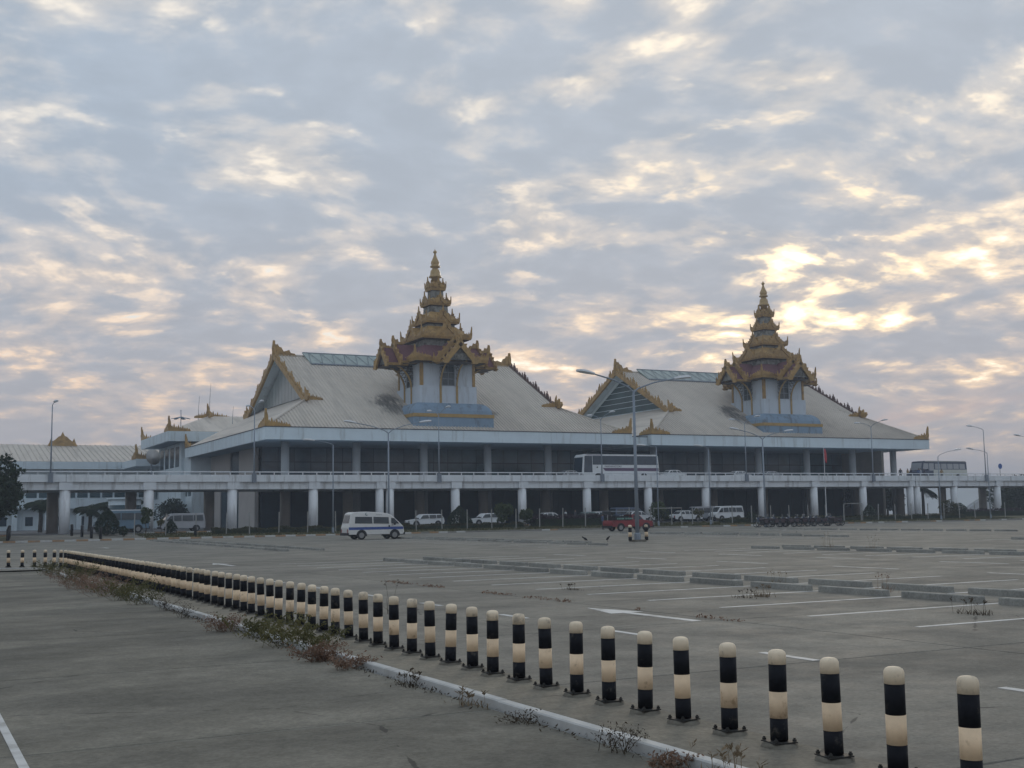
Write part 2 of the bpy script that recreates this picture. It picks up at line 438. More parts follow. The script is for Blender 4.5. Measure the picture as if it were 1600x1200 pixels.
gb = MB(); X0, X1 = -900, 1500
for (ya, za), (yb, zb) in (((-200, -.16), (55, -.16)), ((55, -.16), (111.8, .05)), ((111.8, .05), (118.6, .55)), ((118.6, .55), (400, .55)), ((400, .55), (3000, .55))):
    gb.poly([(X0 if ya < 400 else -3000, ya, za), (X1 if ya < 400 else 3000, ya, za), (X1 if ya < 400 else 3000, yb, zb), (X0 if ya < 400 else -3000, yb, zb)])
tag(gb.build('ground', 'far_land'), 'flat dry land under the car park and far behind the terminal', 'ground', kind='structure')

lot = empty('parking_lot', 'wide empty concrete car park with worn painted bays', 'car park', kind='structure')
sm = MB().bbox(-2.985, 2.985, -2.485, 2.485, -.12, 0, .008).mesh('slab', 'lot')
k = 0
for i in range(13):
    for j in range(12):
        cx, cy = 6.13 + 3 + 6 * i, 1.0 + 2.5 + 5 * j
        d = cx * math.sin(TH) + cy * math.cos(TH); xr = cx * math.cos(TH) - cy * math.sin(TH)
        if d < 4 or xr > d * .433 + 5: continue
        if 55 < cy + 2.5: continue
        link('slab', sm, lot, loc=(cx, cy, 0)); k += 1
tag(MB().poly([(6.13, -5, -.006), (84, -5, -.006), (84, 51, -.006), (6.13, 51, -.006)]).build('joint_filler', 'joint_grey', lot), kind='stuff')
fm = MB()
fm.poly([(6.13, 51, -.004), (900, 51, -.004), (900, 55, -.004), (6.13, 55, -.004)]); fm.poly([(6.13, 55, -.004), (900, 55, -.004), (900, 111.8, .196), (6.13, 111.8, .196)])
fm.poly([(-300, 53.38, -.004), (6.13, 53.38, -.004), (6.13, 55, -.004), (-300, 55, -.004)]); fm.poly([(-300, 55, -.004), (6.13, 55, -.004), (6.13, 111.8, .196), (-300, 111.8, .196)])
fm.poly([(2.6, 49.9, -.006), (6.13, 49.9, -.006), (6.13, 53.38, -.006), (2.6, 53.38, -.006)])
fm.poly([(84.13, -20, -.004), (900, -20, -.004), (900, 51, -.004), (84.13, 51, -.004)])
tag(fm.build('far_paving', 'lot', lot), kind='stuff')

fc = empty('forecourt', 'dark weathered concrete forecourt left of the white kerb', 'pavement', kind='structure')
sm2 = MB().bbox(-2.0755, 2.0755, -2.485, 2.485, -.16, 0, .008).mesh('slab', 'forecourt')
for i in range(-9, 1):
    for j in range(-1, 9):
        cx, cy = 5.06 - 2.085 + 4.17 * i, 10.3 - 2.5 + 5 * j
        d = cx * math.sin(TH) + cy * math.cos(TH); xr = cx * math.cos(TH) - cy * math.sin(TH)
        if d < 3 or xr < -d * .433 - 6: continue
        link('slab', sm2, fc, loc=(cx, cy, -.06))
ff = MB(); ff.poly([(-60, 50.32, -.062), (5.0, 50.32, -.062), (5.0, 52.35, -.062), (-60, 52.35, -.062)])
tag(ff.build('far_paving', 'forecourt', fc), kind='stuff')
tag(MB().poly([(-40, -5, -.0645), (5.06, -5, -.0645), (5.06, 50.3, -.0645), (-40, 50.3, -.0645)]).build('joint_filler', 'joint_dust', fc), kind='stuff')
wl = MB().box(.86, .93, -2, 13.1, -.0595, -.0555); wl.build('painted_line', 'line_paint', fc)

# white kerb with bollard strip; it turns the corner at the far end
med = empty('bollard_island', 'low dusty concrete island carrying the striped bollards', 'island', kind='structure')
RC = 3.2; YC = 49.9
arc = [(5.25 + .83 / 2 - RC - .415 + RC * math.cos(a), YC + RC * math.sin(a)) for a in [rad(x) for x in range(0, 91, 15)]]
n = 0
for j in range(-1, 11):
    y0, y1 = 5 * j + .3, 5 * j + 5.294
    if y1 > YC: y1 = YC
    if y0 >= y1: continue
    MB().bbox(5.235, 6.115, y0, y1, -.15, .012, .006).build('slab', 'median', med)
mb = MB(); cxA, cyA = 5.235 - 2.6, YC
ri, ro = 2.6, 3.48
A = [rad(x) for x in range(0, 91, 9)]
for a, b in zip(A, A[1:]):
    p = [(cxA + r * math.cos(t), cyA + r * math.sin(t)) for r, t in ((ri, a), (ro, a), (ro, b), (ri, b))]
    mb.slab([(x, y, .012) for x, y in p], (0, 0, -.15))
mb.slab([(-60, YC + ri, .012), (cxA, YC + ri, .012), (cxA, YC + ro, .012), (-60, YC + ro, .012)], (0, 0, -.15))
mb.build('corner_slab', 'median', med)
for j in range(-2, 28):
    y0, y1 = 2 * j + .32, 2 * j + 2.312
    if y0 > YC: break
    y1 = min(y1, YC); t = random.uniform(-.008, .008)
    MB().bbox(5.12 + t, 5.232 + t * .3, y0, y1, -.2, .018 + t * .5, .012).build('kerb_stone', 'kerb_white', med)
mb = MB()
for a, b in zip(A, A[1:]):
    p = [(cxA + r * math.cos(t), cyA + r * math.sin(t)) for r, t in ((ri - .17, a), (ri - .003, a), (ri - .003, b), (ri - .17, b))]
    mb.slab([(x, y, .03) for x, y in p], (0, 0, -.2))
mb.slab([(-60, YC + ri - .17, .03), (cxA, YC + ri - .17, .03), (cxA, YC + ri - .003, .03), (-60, YC + ri - .003, .03)], (0, 0, -.2))
mb.build('kerb_stone', 'kerb_white', med)

# planting strip, driveways
st = MB(); st.poly([(20.5, 112.05, .33), (300, 112.05, .33), (300, 118.5, .70), (20.5, 118.5, .70)]); st.poly([(-80, 112.05, .33), (8.6, 112.05, .33), (8.6, 118.5, .70), (-80, 118.5, .70)])
tag(st.build('planting_strip', 'grass_ground'), 'dry grass strip between the car park and the terminal drive', 'lawn', kind='structure')
ln = MB(); ln.poly([(8.6, 112.05, .205), (20.5, 112.05, .205), (20.5, 119, .752), (8.6, 119, .752)])
tag(ln.build('entry_road', 'lot'), 'short concrete road rising from the car park to the drive', 'road', kind='structure')
dr = MB(); dr.poly([(-120, 118.7, .75), (320, 118.7, .75), (320, 240, .75), (-120, 240, .75)])
tag(dr.build('terminal_drive', 'asphalt'), 'grey drive passing under the elevated road', 'road', kind='structure')

kb = empty('striped_kerb', 'kerb of alternating tan and white stones along the planting strip', 'kerb', kind='structure')
km = MB().bbox(-.497, .497, -.12, .12, -.2, .15, .02)
kms = [km.mesh('kerb_stone', q) for q in ('kerb_tan', 'kerb_white', 'kerb_grey')]
for i in range(-14, 150):
    q = (i % 2) if i < 46 else (2 if random.random() < .7 else i % 2)
    link('kerb_stone', kms[q], kb, loc=(i + .5, 111.92, .2 + random.uniform(-.01, .01)))
kb2 = empty('drive_kerb', 'tan and white kerb along the drive under the elevated road', 'kerb', kind='structure')
for i in list(range(-10, 9)) + list(range(21, 64)):
    link('kerb_stone', kms[i % 2], kb2, loc=(i + .5, 118.6, .68))

# painted bays, wheel stops
PITCHB = 2.41
def pline(x0, x1, y0, y1):
    ym = (y0 + y1) / 2; MB().box(x0, x1, y0, y1, gz(ym) + .0005, gz(ym) + .0045).build('painted_line', 'line_paint', lot)


stop_mesh = MB()
stop_mesh.frus(0, 0, -.02, .11, .105, .098, .97, .965, top=False).frus(0, 0, .11, .125, .098, .085, .965, .95, bot=False)
stop_me = stop_mesh.mesh('wheel_stop', 'stopper')
def stop(x, y, label, group):
    o = link('wheel_stop', stop_me, None, None, (x + random.uniform(-.04, .04), y + random.uniform(-.06, .06), gz(y)))
    o.rotation_euler = (0, 0, random.uniform(-.02, .02)); tag(o, label, 'wheel stop', group)


def row(xs, y0, k0, k1, words, group, lines=None, own=True):
    for kk in range(k0, k1):
        yb = y0 + PITCHB * kk
        stop(xs, yb + PITCHB / 2, ('concrete wheel stop, %s from near end of %s' % (ORD[kk - k0], words)) if own and kk - k0 < 20 else 'grey concrete wheel stop in ' + words, group)
    if lines:
        for kk in range(k0, k1 + 1): pline(lines[0], lines[1], y0 + PITCHB * kk - .055, y0 + PITCHB * kk + .055)


row(18.05, 15.72, -2, 13, 'the nearest row', 'stops of the nearest double row', (13.65, 18.55))
row(19.85, 15.72, -1, 13, 'the second row', 'stops of the nearest double row', (19.55, 24.5))
row(37.4, 25.5, 0, 9, 'the third row', 'stops of the middle double row', (33.5, 38.0))
row(39.3, 25.5, 2, 9, 'the fourth row', 'stops of the middle double row', (38.9, 43.4))
row(56.2, 33., -1, 6, 'the fifth row at the right edge', 'stops of the right row', (53.3, 58.2))
row(36.1, 58.2, 0, 14, 'the row ending by the tall lamp', 'stops by the lamp post', (31.5, 36.6))
row(37.9, 58.2, 2, 14, 'the row behind the tall lamp', 'stops behind the lamp post')
row(56.6, 60.6, 0, 12, 'the row before the motorcycles', 'stops before the motorcycles', (51.8, 57.2))
row(58.6, 60.6, 3, 12, 'the second row before the motorcycles', 'stops before the motorcycles')
row(74.5, 62., 0, 12, 'the farthest row on the right', 'stops of the farthest row', (69.5, 75.))
row(19.2, 64.5, 0, 17, 'the farthest left row', 'stops of the far left rows')
row(21.1, 63.9, 0, 17, 'the row leading to the minibus', 'stops of the far left rows')
for i in range(14):
    yy = 11.05 + 3.66 * (i - 2); pline(9.63, 9.75, yy, yy + 1.0)
for x in (26.6, 31.3):
    for i in range(6): yy = 26.55 + 6.1 * (i - 2); pline(x - .06, x + .06, yy, yy + 2.8)
for ax, ay, d in ((11.67, 16.15, 1), (11.75, 46.9, 1), (12.4, 83, 1)):
    z = gz(ay) + .0045
    a = MB(); a.slab([(ax - .09, ay, z), (ax + .09, ay, z), (ax + .09, ay + 2.1, z), (ax - .09, ay + 2.1, z)], (0, 0, -.004)); a.slab([(ax - .34, ay + 2.1, z), (ax + .34, ay + 2.1, z), (ax, ay + 3.5, z)], (0, 0, -.004))
    a.build('painted_arrow', 'line_paint', lot)

# ------------------------------------------------------------------ bollards
bH = .735; bR = .066
def tubeband(z0, z1, r=bR, n=20): return MB().lathe([(r, z0), (r, z1)], n=n)


bb = {}
_m = MB(); _r = random.Random(3); _n = 14
for _k, (_rr, _z) in enumerate(((.145, -.01), (.125, .018), (.105, .030), (.06, .033))):
    _m.v += [(_rr * (1 + _r.uniform(-.13, .13)) * math.cos(q * math.tau / _n), _rr * (1 + _r.uniform(-.13, .13)) * math.sin(q * math.tau / _n), _z + _r.uniform(-.004, .004)) for q in range(_n)]
_m.f += [(i * _n + q, i * _n + (q + 1) % _n, (i + 1) * _n + (q + 1) % _n, (i + 1) * _n + q) for i in range(3) for q in range(_n)] + [tuple(range(3 * _n, 4 * _n))]
bb['base_plate'] = _m.mesh('base_plate', 'mortar', True)
flg = MB().box(-.098, .098, -.098, .098, .032, .042); bb['flange'] = flg.mesh('flange', 'iron')
blt = MB()
for sx in (-1, 1):
    for sy in (-1, 1): blt.lathe([(.017, .045), (.017, .060), (.010, .061), (.010, .071)], sx * .08, sy * .08, 6)
bb['bolts'] = blt.mesh('bolts', 'iron')
bb['black_band'] = tubeband(.048, .215).mesh('black_band', 'black_paint', True)
bb['black_band_up'] = tubeband(.415, .622).mesh('black_band', 'black_paint', True)
bb['cream_band'] = tubeband(.215, .415, bR + .0006).mesh('cream_band', 'cream', True)
bb['cap'] = MB().lathe([(bR + .0006, .622), (bR + .0006, .695), (bR * .97, .708), (bR * .86, .722), (bR * .62, .731), (bR * .3, .735), (.004, .7355)], n=20).mesh('cap', 'cap_cream', True)
def bollard(x, y, z, label, group='striped bollards along the island', parts=True):
    r = empty('striped_bollard', label, 'bollard', (x, y, z), random.uniform(-.2, .2), group)
    r.rotation_euler = (random.gauss(0, .014), random.gauss(0, .014), random.uniform(-.15, .15)); r.scale = (1, 1, .965)
    for nm in ('base_plate', 'flange', 'bolts', 'black_band', 'black_band_up', 'cream_band', 'cap'):
        if not parts and nm in ('base_plate', 'flange', 'bolts'): continue
        o = link('black_band' if nm == 'black_band_up' else nm, bb[nm], r)
        if nm == 'bolts': o['kind'] = 'stuff'
    return r


ys = []
y = 5.387
while y < YC - .3: ys.append(y); y += .5985
for i, y in enumerate(ys):
    x = 5.9 + random.gauss(0, .008)
    lab = ('black and cream striped bollard, %s from the right end of the long row' % ORD[i]) if i < 40 else 'black and cream striped bollard in the tightly overlapping far stretch of the long row'
    bollard(x, y, .012, lab)
ra = 3.28 - .0
pts = [(cxA + (5.9 - cxA) * math.cos(a), cyA + (5.9 - cxA) * math.sin(a)) for a in [rad(5 + 10 * q) for q in range(9)]] + [(cxA - .6 * q, cyA + 5.9 - cxA) for q in range(0, 4)]
for i, (x, y) in enumerate(pts):
    bollard(x, y, .012, 'small far black and cream bollard where the row turns left' if i < 9 else 'small far black and cream bollard at the left edge of the photo', 'bollards round the far corner')

# ------------------------------------------------------------------ elevated road
YD = 128.
er = empty('elevated_road', 'long white elevated road on pillars in front of the terminal', 'bridge')
DX0, DX1 = -40, 200
MB().box(DX0, DX1, 128.3, 140.2, 5.75, 6.15).build('deck_slab', 'deck_white', er)
MB().box(DX0, DX1, 128.0, 128.28, 5.98, 6.74).build('parapet', 'deck_white', er)
MB().box(DX0, DX1, 140.2, 140.4, 5.7, 6.16).build('deck_edge', 'deck_white', er)
MB().box(DX0, DX1, 128.32, 129.0, 5.18, 5.74).build('beam', 'deck_white', er)
MB().box(DX0, DX1, 133.6, 134.4, 5.2, 5.74).build('beam', 'deck_white', er)
MB().box(DX0, DX1, 139.2, 139.9, 5.18, 5.69).build('beam', 'deck_white', er)
MB().tube([(DX0, 128.14, 7.04), (DX1, 128.14, 7.04)], .06, 8).build('rail', 'rail_white', er)
pm = MB().box(-.05, .05, -.05, .05, 6.74, 7.0).mesh('rail_post', 'rail_white')
x = -4.
while x < 160: link('rail_post', pm, er, loc=(x, 128.14, 0)); x += 1.62
px_cols = [-3.6, 5.6, 14.9, 23.2, 32.0, 41.1, 49.0, 50.25, 58.55, 67.5, 76.7, 85.9, 95.0, 104.4, 113.6, 122.7, 131.9, 133.2, 140.9, 150.1, 159.3]
pil = MB().lathe([(.53, .7), (.53, 5.17)], n=14); pil_me = pil.mesh('pillar', 'pillar_white', True)
crs = MB().box(-.62, .62, -.55, .75, 5.172, 5.975).mesh('crosshead', 'deck_white')
crs2 = MB().box(-.72, .72, -.55, .75, 5.172, 5.70).mesh('crosshead', 'deck_white')
for i, x in enumerate(px_cols):
    dbl = any(abs(x - q) < 1.5 and q != x for q in px_cols)
    p = link('pillar', pil_me, er, loc=(x, 128.62, 0)); p.scale = (.88 if dbl else 1, 1, 1)
    q = link('crosshead', crs, er, loc=(x, 128.62, 0)); q.scale = (.86 if dbl else 1.05, 1, 1)
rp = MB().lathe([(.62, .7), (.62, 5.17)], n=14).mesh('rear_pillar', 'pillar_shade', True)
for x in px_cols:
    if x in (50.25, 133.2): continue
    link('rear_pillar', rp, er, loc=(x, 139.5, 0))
jt = MB().box(-.02, .02, -.004, 0, 5.98, 6.745).mesh('joint', 'letter_dark')
for x in (14.9, 49.6, 104.4, 132.5): link('joint', jt, er, loc=(x, 127.999, 0))

# ------------------------------------------------------------------ terminal halls
def hall(name, label, xl, xr, gl, gr, kind):
    R = empty(name, label, 'building', (xl, 136, .75))
    R.location = (0, 0, 0)
    y0, y1, yr = 136., 180., 158.; ze, zr = 12.75, 24.3; kf = (zr - ze) / (yr - y0); yf = y0 + (gl - xl); yf = 143.85; zf = ze + kf * (yf - y0); yb = 2 * yr - yf
    T, Vv = V(gl, yr, zr), V(gr, yr, zr); P, Q, Rr, Sx = V(gl, yf, zf), V(gr, yf, zf), V(gr, yb, zf), V(gl, yb, zf)
    A, B, Cc, D = V(xl + .15, y0 + .15, ze), V(xr - .15, y0 + .15, ze), V(xr - .15, y1 - .15, ze), V(xl + .15, y1 - .15, ze)
    dn = V(0, 0, -.25)
    MB().slab([A, B, Q, Vv, T, P], dn).build('roof_front', 'roof', R)
    MB().slab([Cc, D, Sx, T, Vv, Rr], dn).build('roof_back', 'roof', R)
    e = 2.2   # hip roof runs on under the gable overhang
    zl = zf + e * (zf - ze) / (gl - xl)
    MB().slab([A + V(0, .02, 0), P + V(0, .3, 0), V(gl + e, yf + 2.4, zl), V(gl + e, yb - 2.4, zl), Sx + V(0, -.3, 0), D + V(0, -.02, 0)][::-1], dn).build('roof_hip', 'roof', R)
    zl2 = zf + e * (zf - ze) / (xr - gr)
    MB().slab([B, Q, V(gr - e, yf + 2.4, zl2), V(gr - e, yb - 2.4, zl2), Rr, Cc], dn).build('roof_hip', 'roof', R)
    # standing ribs of the tile roof, front and left slopes
    rb = MB(); up = V(0, -kf, 1).normalized()
    x = xl + .5
    while x < xr - .3:
        if x < gl: ym = y0 + (x - xl) / (gl - xl) * (yf - y0)
        elif x > gr: ym = y0 + (xr - x) / (xr - gr) * (yf - y0)
        else: ym = yr
        a, b = V(x, y0 + .12, ze), V(x, ym - .1, ze + kf * (ym - .1 - y0))
        w = V(.06, 0, 0); h = up * .09
        rb.add([a - w, a + w, b + w, b - w, a - w * .6 + h, a + w * .6 + h, b + w * .6 + h, b - w * .6 + h], [(4, 5, 6, 7), (0, 4, 7, 3), (1, 2, 6, 5), (0, 1, 5, 4)])
        x += .46
    tag(rb.build('roof_ribs', 'roof_rib', R), kind='stuff')
    for a, b in ((A, P), (B, Q)): MB().tube([a + V(0, 0, .05), b + V(0, 0, .05)], .14, 6).build('hip_cap', 'roof_rib', R)
    MB().tube([T + V(0, 0, .05), Vv + V(0, 0, .05)], .16, 6).build('ridge_cap', 'roof_rib', R)
    # eaves box
    for nm, (a, b, c, d) in (('fascia', (xl, xr, y0, y0 + .35)), ('fascia', (xl, xr, y1 - .35, y1)), ('fascia', (xl, xl + .35, y0 + .35, y1 - .35)), ('fascia', (xr - .35, xr, y0 + .35, y1 - .35))):
        MB().box(a, b, c, d, 11.22, 12.66).build(nm, 'white_wall', R)
    MB().box(xl - .06, xr + .06, y0 - .06, y0 + .12, 12.665, 12.75).build('gutter', 'letter_dark', R)
    MB().box(xl - .06, xl + .12, y0 + .12, y1, 12.665, 12.75).build('gutter', 'letter_dark', R)
    MB().box(xl + .36, xr - .36, y0 + .36, y1 - .36, 11.3, 11.5).build('soffit', 'soffit', R)
    # gables
    for gx, s in ((gl, 1), (gr, -1)):
        for foot, sy in ((P, -1), (Rr if s < 0 else Sx, 1)):
            foot = V(gx, yf if sy < 0 else yb, zf); top = V(gx, yr, zr)
            d = (foot - top); L = d.length; d.normalize(); upv = V(0, sy * kf, 1).normalized()
            o = top + V(-.12 * s, 0, 0)
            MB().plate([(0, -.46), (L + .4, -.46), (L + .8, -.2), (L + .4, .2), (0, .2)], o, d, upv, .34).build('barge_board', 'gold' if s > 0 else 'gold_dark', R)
            cb = MB(); nT = 17
            for i in range(1, nT):
                u = L * i / nT; big = i % 4 == 2
                for du, hh in (((-.28, .75), (0, 1.25), (.28, .85)) if big else ((0, .75),) if i % 2 else ((-.1, .35), (.15, .3))):
                    cb.plate(flame(.30, hh * .82, -.12), o + d * (u + du) + upv * .2, V(0, sy, 0), V(0, 0, 1), .16)
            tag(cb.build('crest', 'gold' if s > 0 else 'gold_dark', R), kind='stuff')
            fb = MB(); w0 = foot + upv * .1 + V(-.12 * s, 0, 0)
            fb.plate(wing(2.3, 1.7), w0 + V(0, 0, -.15), V(s * 1., 0, 0), V(0, 0, 1), .2)
            fb.plate([(0, -.3), (1.2, -.35), (1.7, .1), (1.5, .5), (1.0, .4), (.9, 1.0), (.6, .6), (.3, .9), (0, .5)], w0, V(0, sy, 0), V(0, 0, 1), .3)
            fb.build('foot_finial', 'gold', R)
        tb = MB()
        tb.plate(flame(1.0, 2.0, .0), V(gx - .12 * s, yr, zr + .05), V(0, 1, 0), V(0, 0, 1), .3)
        tb.plate([(-.2, -.2), (3.2, -.2), (2.9, .25), (2.3, .35), (2.1, .75), (1.7, .6), (1.3, .5), (1.0, 1.05), (.7, 1.1), (.45, 1.5), (.2, 1.4), (-.15, 2.0), (-.3, .9)], V(gx - .12 * s, yr, zr + .05), V(s, 0, 0), V(0, 0, 1), .3)
        tb.build('ridge_finial', 'gold', R)
    # left gable wall: set back under the overhang
    gx = gl + 1.25; zb = zf + 1.25 * (zf - ze) / (gl - xl) + .02
    def zt(y): return zr - .35 - abs(y - yr) * kf
    hw = (zr - .35 - zb) / kf
    MB().poly([(gx + .3, yr - hw, zb), (gx + .3, yr + hw, zb), (gx + .3, yr, zr - .35)]).build('gable_backing', 'letter_dark', R)
    MB().slab([(gl + .05, yr, zr - .3), (gl + .05, yf, zf - .3), (gx + .4, yf, zf - .3), (gx + .4, yr, zr - .3)], (0, 0, .03)).build('gable_soffit', 'white_wall', R)
    MB().slab([(gl + .05, yr, zr - .3), (gl + .05, yb, zf - .3), (gx + .4, yb, zf - .3), (gx + .4, yr, zr - .3)], (0, 0, .03)).build('gable_soffit', 'white_wall', R)
    if kind == 1:
        nP = 14; ya = yr - hw + .7; yz = yr + hw - 2.0
        for i in range(nP):
            a, b = ya + (yz - ya) * i / nP + .05, ya + (yz - ya) * (i + 1) / nP - .05
            pts = [(gx, a, zb + .1), (gx, b, zb + .1), (gx, b, zt(b) - .45)] + ([(gx, yr, zt(yr) - .45)] if a < yr < b else []) + [(gx, a, zt(a) - .45)]
            if pts[2][2] < zb + .3 or pts[-1][2] < zb + .3: continue
            MB().slab(pts, (.06, 0, 0)).build('gable_panel', 'gable_glass', R)
    else:
        nP = 6; hz0, hz1 = zb + .15, zr - 1.5
        for i in range(nP):
            a, b = hz0 + (hz1 - hz0) * i / nP + .0, hz0 + (hz1 - hz0) * (i + 1) / nP - .0
            wa, wb = (zr - 1.1 - a) / kf, (zr - 1.1 - b) / kf; wa = min(wa, hw - 2.); wb = min(wb, hw - 2.)
            MB().slab([(gx, yr - wa, a), (gx, yr + wa, a), (gx, yr + wb, b), (gx, yr - wb, b)], (.06, 0, 0)).build('gable_pane', 'gable_teal', R)
            MB().slab([(gx - .03, yr - wb, b - .035), (gx - .03, yr + wb, b - .035), (gx - .03, yr + wb, b + .035), (gx - .03, yr - wb, b + .035)], (.025, 0, 0)).build('mullion', 'white_wall', R)
        MB().slab([(gx + .07, yr - hw, zb), (gx + .07, yr + hw, zb), (gx + .07, yr, zr - .36)], (.1, 0, 0)).build('gable_frame', 'white_wall', R)
    # ridge skylight
    xa, xb = gl + 3.9, gr - 4.5; n = 16
    ys0, zs0 = 155.2, ze + kf * (155.2 - y0) + .12; ys1, zs1 = 158.1, zr + .55
    sk = MB().slab([(xa + .4, ys0, zs0), (xb - .4, ys0, zs0), (xb, ys1, zs1), (xa, ys1, zs1)], (0, .1, -.12)).build('skylight', 'skylight_glass', R)
    fr = MB(); fr.tube([(xa + .4, ys0, zs0 - .02), (xb - .4, ys0, zs0 - .02)], .16, 6)
    fr.build('skylight_sill', 'steel_grey', sk)
    fr = MB(); fr.tube([(xa, ys1, zs1), (xb, ys1, zs1)], .09, 6)
    for i in range(n):
        t0, t1, t2 = i / n, (i + .5) / n, (i + 1) / n; L0, L1 = xb - xa - .8, xb - xa
        fr.tube([(xa + .4 + L0 * t0, ys0 - .04, zs0 + .06), (xa + L1 * t1, ys1 - .04, zs1 + .05)], .03, 4); fr.tube([(xa + L1 * t1, ys1 - .04, zs1 + .05), (xa + .4 + L0 * t2, ys0 - .04, zs0 + .06)], .03, 4)
    fr.build('skylight_bracing', 'steel_grey', sk)
    # corner crests on the eaves
    for cx, cy, d1, d2 in ((xl + .1, y0 + .1, (1, 0, 0), (0, 1, 0)), (xr - .1, y0 + .1, (-1, 0, 0), (0, 1, 0)), (xl + .1, y1 - .1, (1, 0, 0), (0, -1, 0)), (xr - .1, y1 - .1, (-1, 0, 0), (0, -1, 0))):
        cm = MB(); corner_crest(cm, V(cx, cy, 12.7), V(*d1), V(*d2), 3.0, 2.15, .22); cm.build('eave_crest', 'gold', R)
    # columns along the front, upper and ground storey in one shaft
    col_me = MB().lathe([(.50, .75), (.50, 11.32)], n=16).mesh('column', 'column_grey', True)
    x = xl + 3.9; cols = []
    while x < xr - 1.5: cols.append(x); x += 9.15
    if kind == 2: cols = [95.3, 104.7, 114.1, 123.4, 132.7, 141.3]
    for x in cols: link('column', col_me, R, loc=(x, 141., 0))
    # body: floor, recessed glass front, end walls
    bx0, bx1 = (41.3, 90.5) if kind == 1 else (90.5, 141.0)
    MB().box(bx0, bx1, 140.41, 178, 5.55, 6.13).build('floor_slab', 'deck_white', R)
    yg = 152.
    nb = 22; w = (bx1 - bx0 - .6) / nb
    up_me = [MB().box(.04, w - .04, 0, .05, 6.2, 9.3).mesh('glass_panel', q) for q in ('glass_upper', 'glass_upper_teal')]
    tp_me = [MB().box(.04, w - .04, 0, .05, 9.42, 11.25).mesh('glass_panel', q) for q in ('glass_upper', 'glass_upper_teal')]
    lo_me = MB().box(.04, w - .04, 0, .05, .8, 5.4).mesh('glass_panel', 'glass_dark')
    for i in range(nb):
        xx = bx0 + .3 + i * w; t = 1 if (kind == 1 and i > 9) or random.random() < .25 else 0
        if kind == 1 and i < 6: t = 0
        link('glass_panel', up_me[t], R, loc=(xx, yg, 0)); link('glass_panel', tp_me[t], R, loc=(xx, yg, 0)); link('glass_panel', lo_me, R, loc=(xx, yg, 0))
    MB().box(bx0 + .3, bx1 - .3, yg + .06, yg + .3, .76, 11.29).build('front_frame', 'glass_dark', R)
    if kind == 1:
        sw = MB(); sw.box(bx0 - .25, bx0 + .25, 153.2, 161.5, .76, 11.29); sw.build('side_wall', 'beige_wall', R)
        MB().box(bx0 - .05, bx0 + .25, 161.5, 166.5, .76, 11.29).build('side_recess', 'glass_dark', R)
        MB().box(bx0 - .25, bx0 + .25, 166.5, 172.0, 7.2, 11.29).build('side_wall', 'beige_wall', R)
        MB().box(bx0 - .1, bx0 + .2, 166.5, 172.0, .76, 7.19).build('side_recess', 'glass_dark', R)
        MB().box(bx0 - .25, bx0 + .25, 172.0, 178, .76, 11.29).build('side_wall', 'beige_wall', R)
    else:
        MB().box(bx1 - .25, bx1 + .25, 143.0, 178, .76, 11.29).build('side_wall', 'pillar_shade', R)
    MB().box(bx0, bx1, 178, 178.4, .76, 11.29).build('rear_wall', 'white_wall', R)
    return R


hall('terminal_hall', 'left terminal hall with grey tiled roof and grey panelled gable', 37.6, 88.5, 45.0, 81.0, 1)
hall('terminal_hall', 'right terminal hall with grey tiled roof and dark glass gable', 91.7, 144.15, 100.2, 137.2, 2)
lk = empty('roof_link', 'low white gutter box joining the two hall eaves', 'roof', (88.5, 136.8, 11.2)); lk.location = (0, 0, 0)
MB().box(88.55, 91.65, 137.0, 137.3, 11.25, 12.35).build('fascia', 'white_wall', lk)
MB().box(88.55, 91.65, 137.3, 179.0, 11.9, 12.3).build('gutter_deck', 'soffit', lk)
MB().box(88.52, 91.68, 136.95, 137.2, 12.36, 12.45).build('gutter', 'letter_dark', lk)

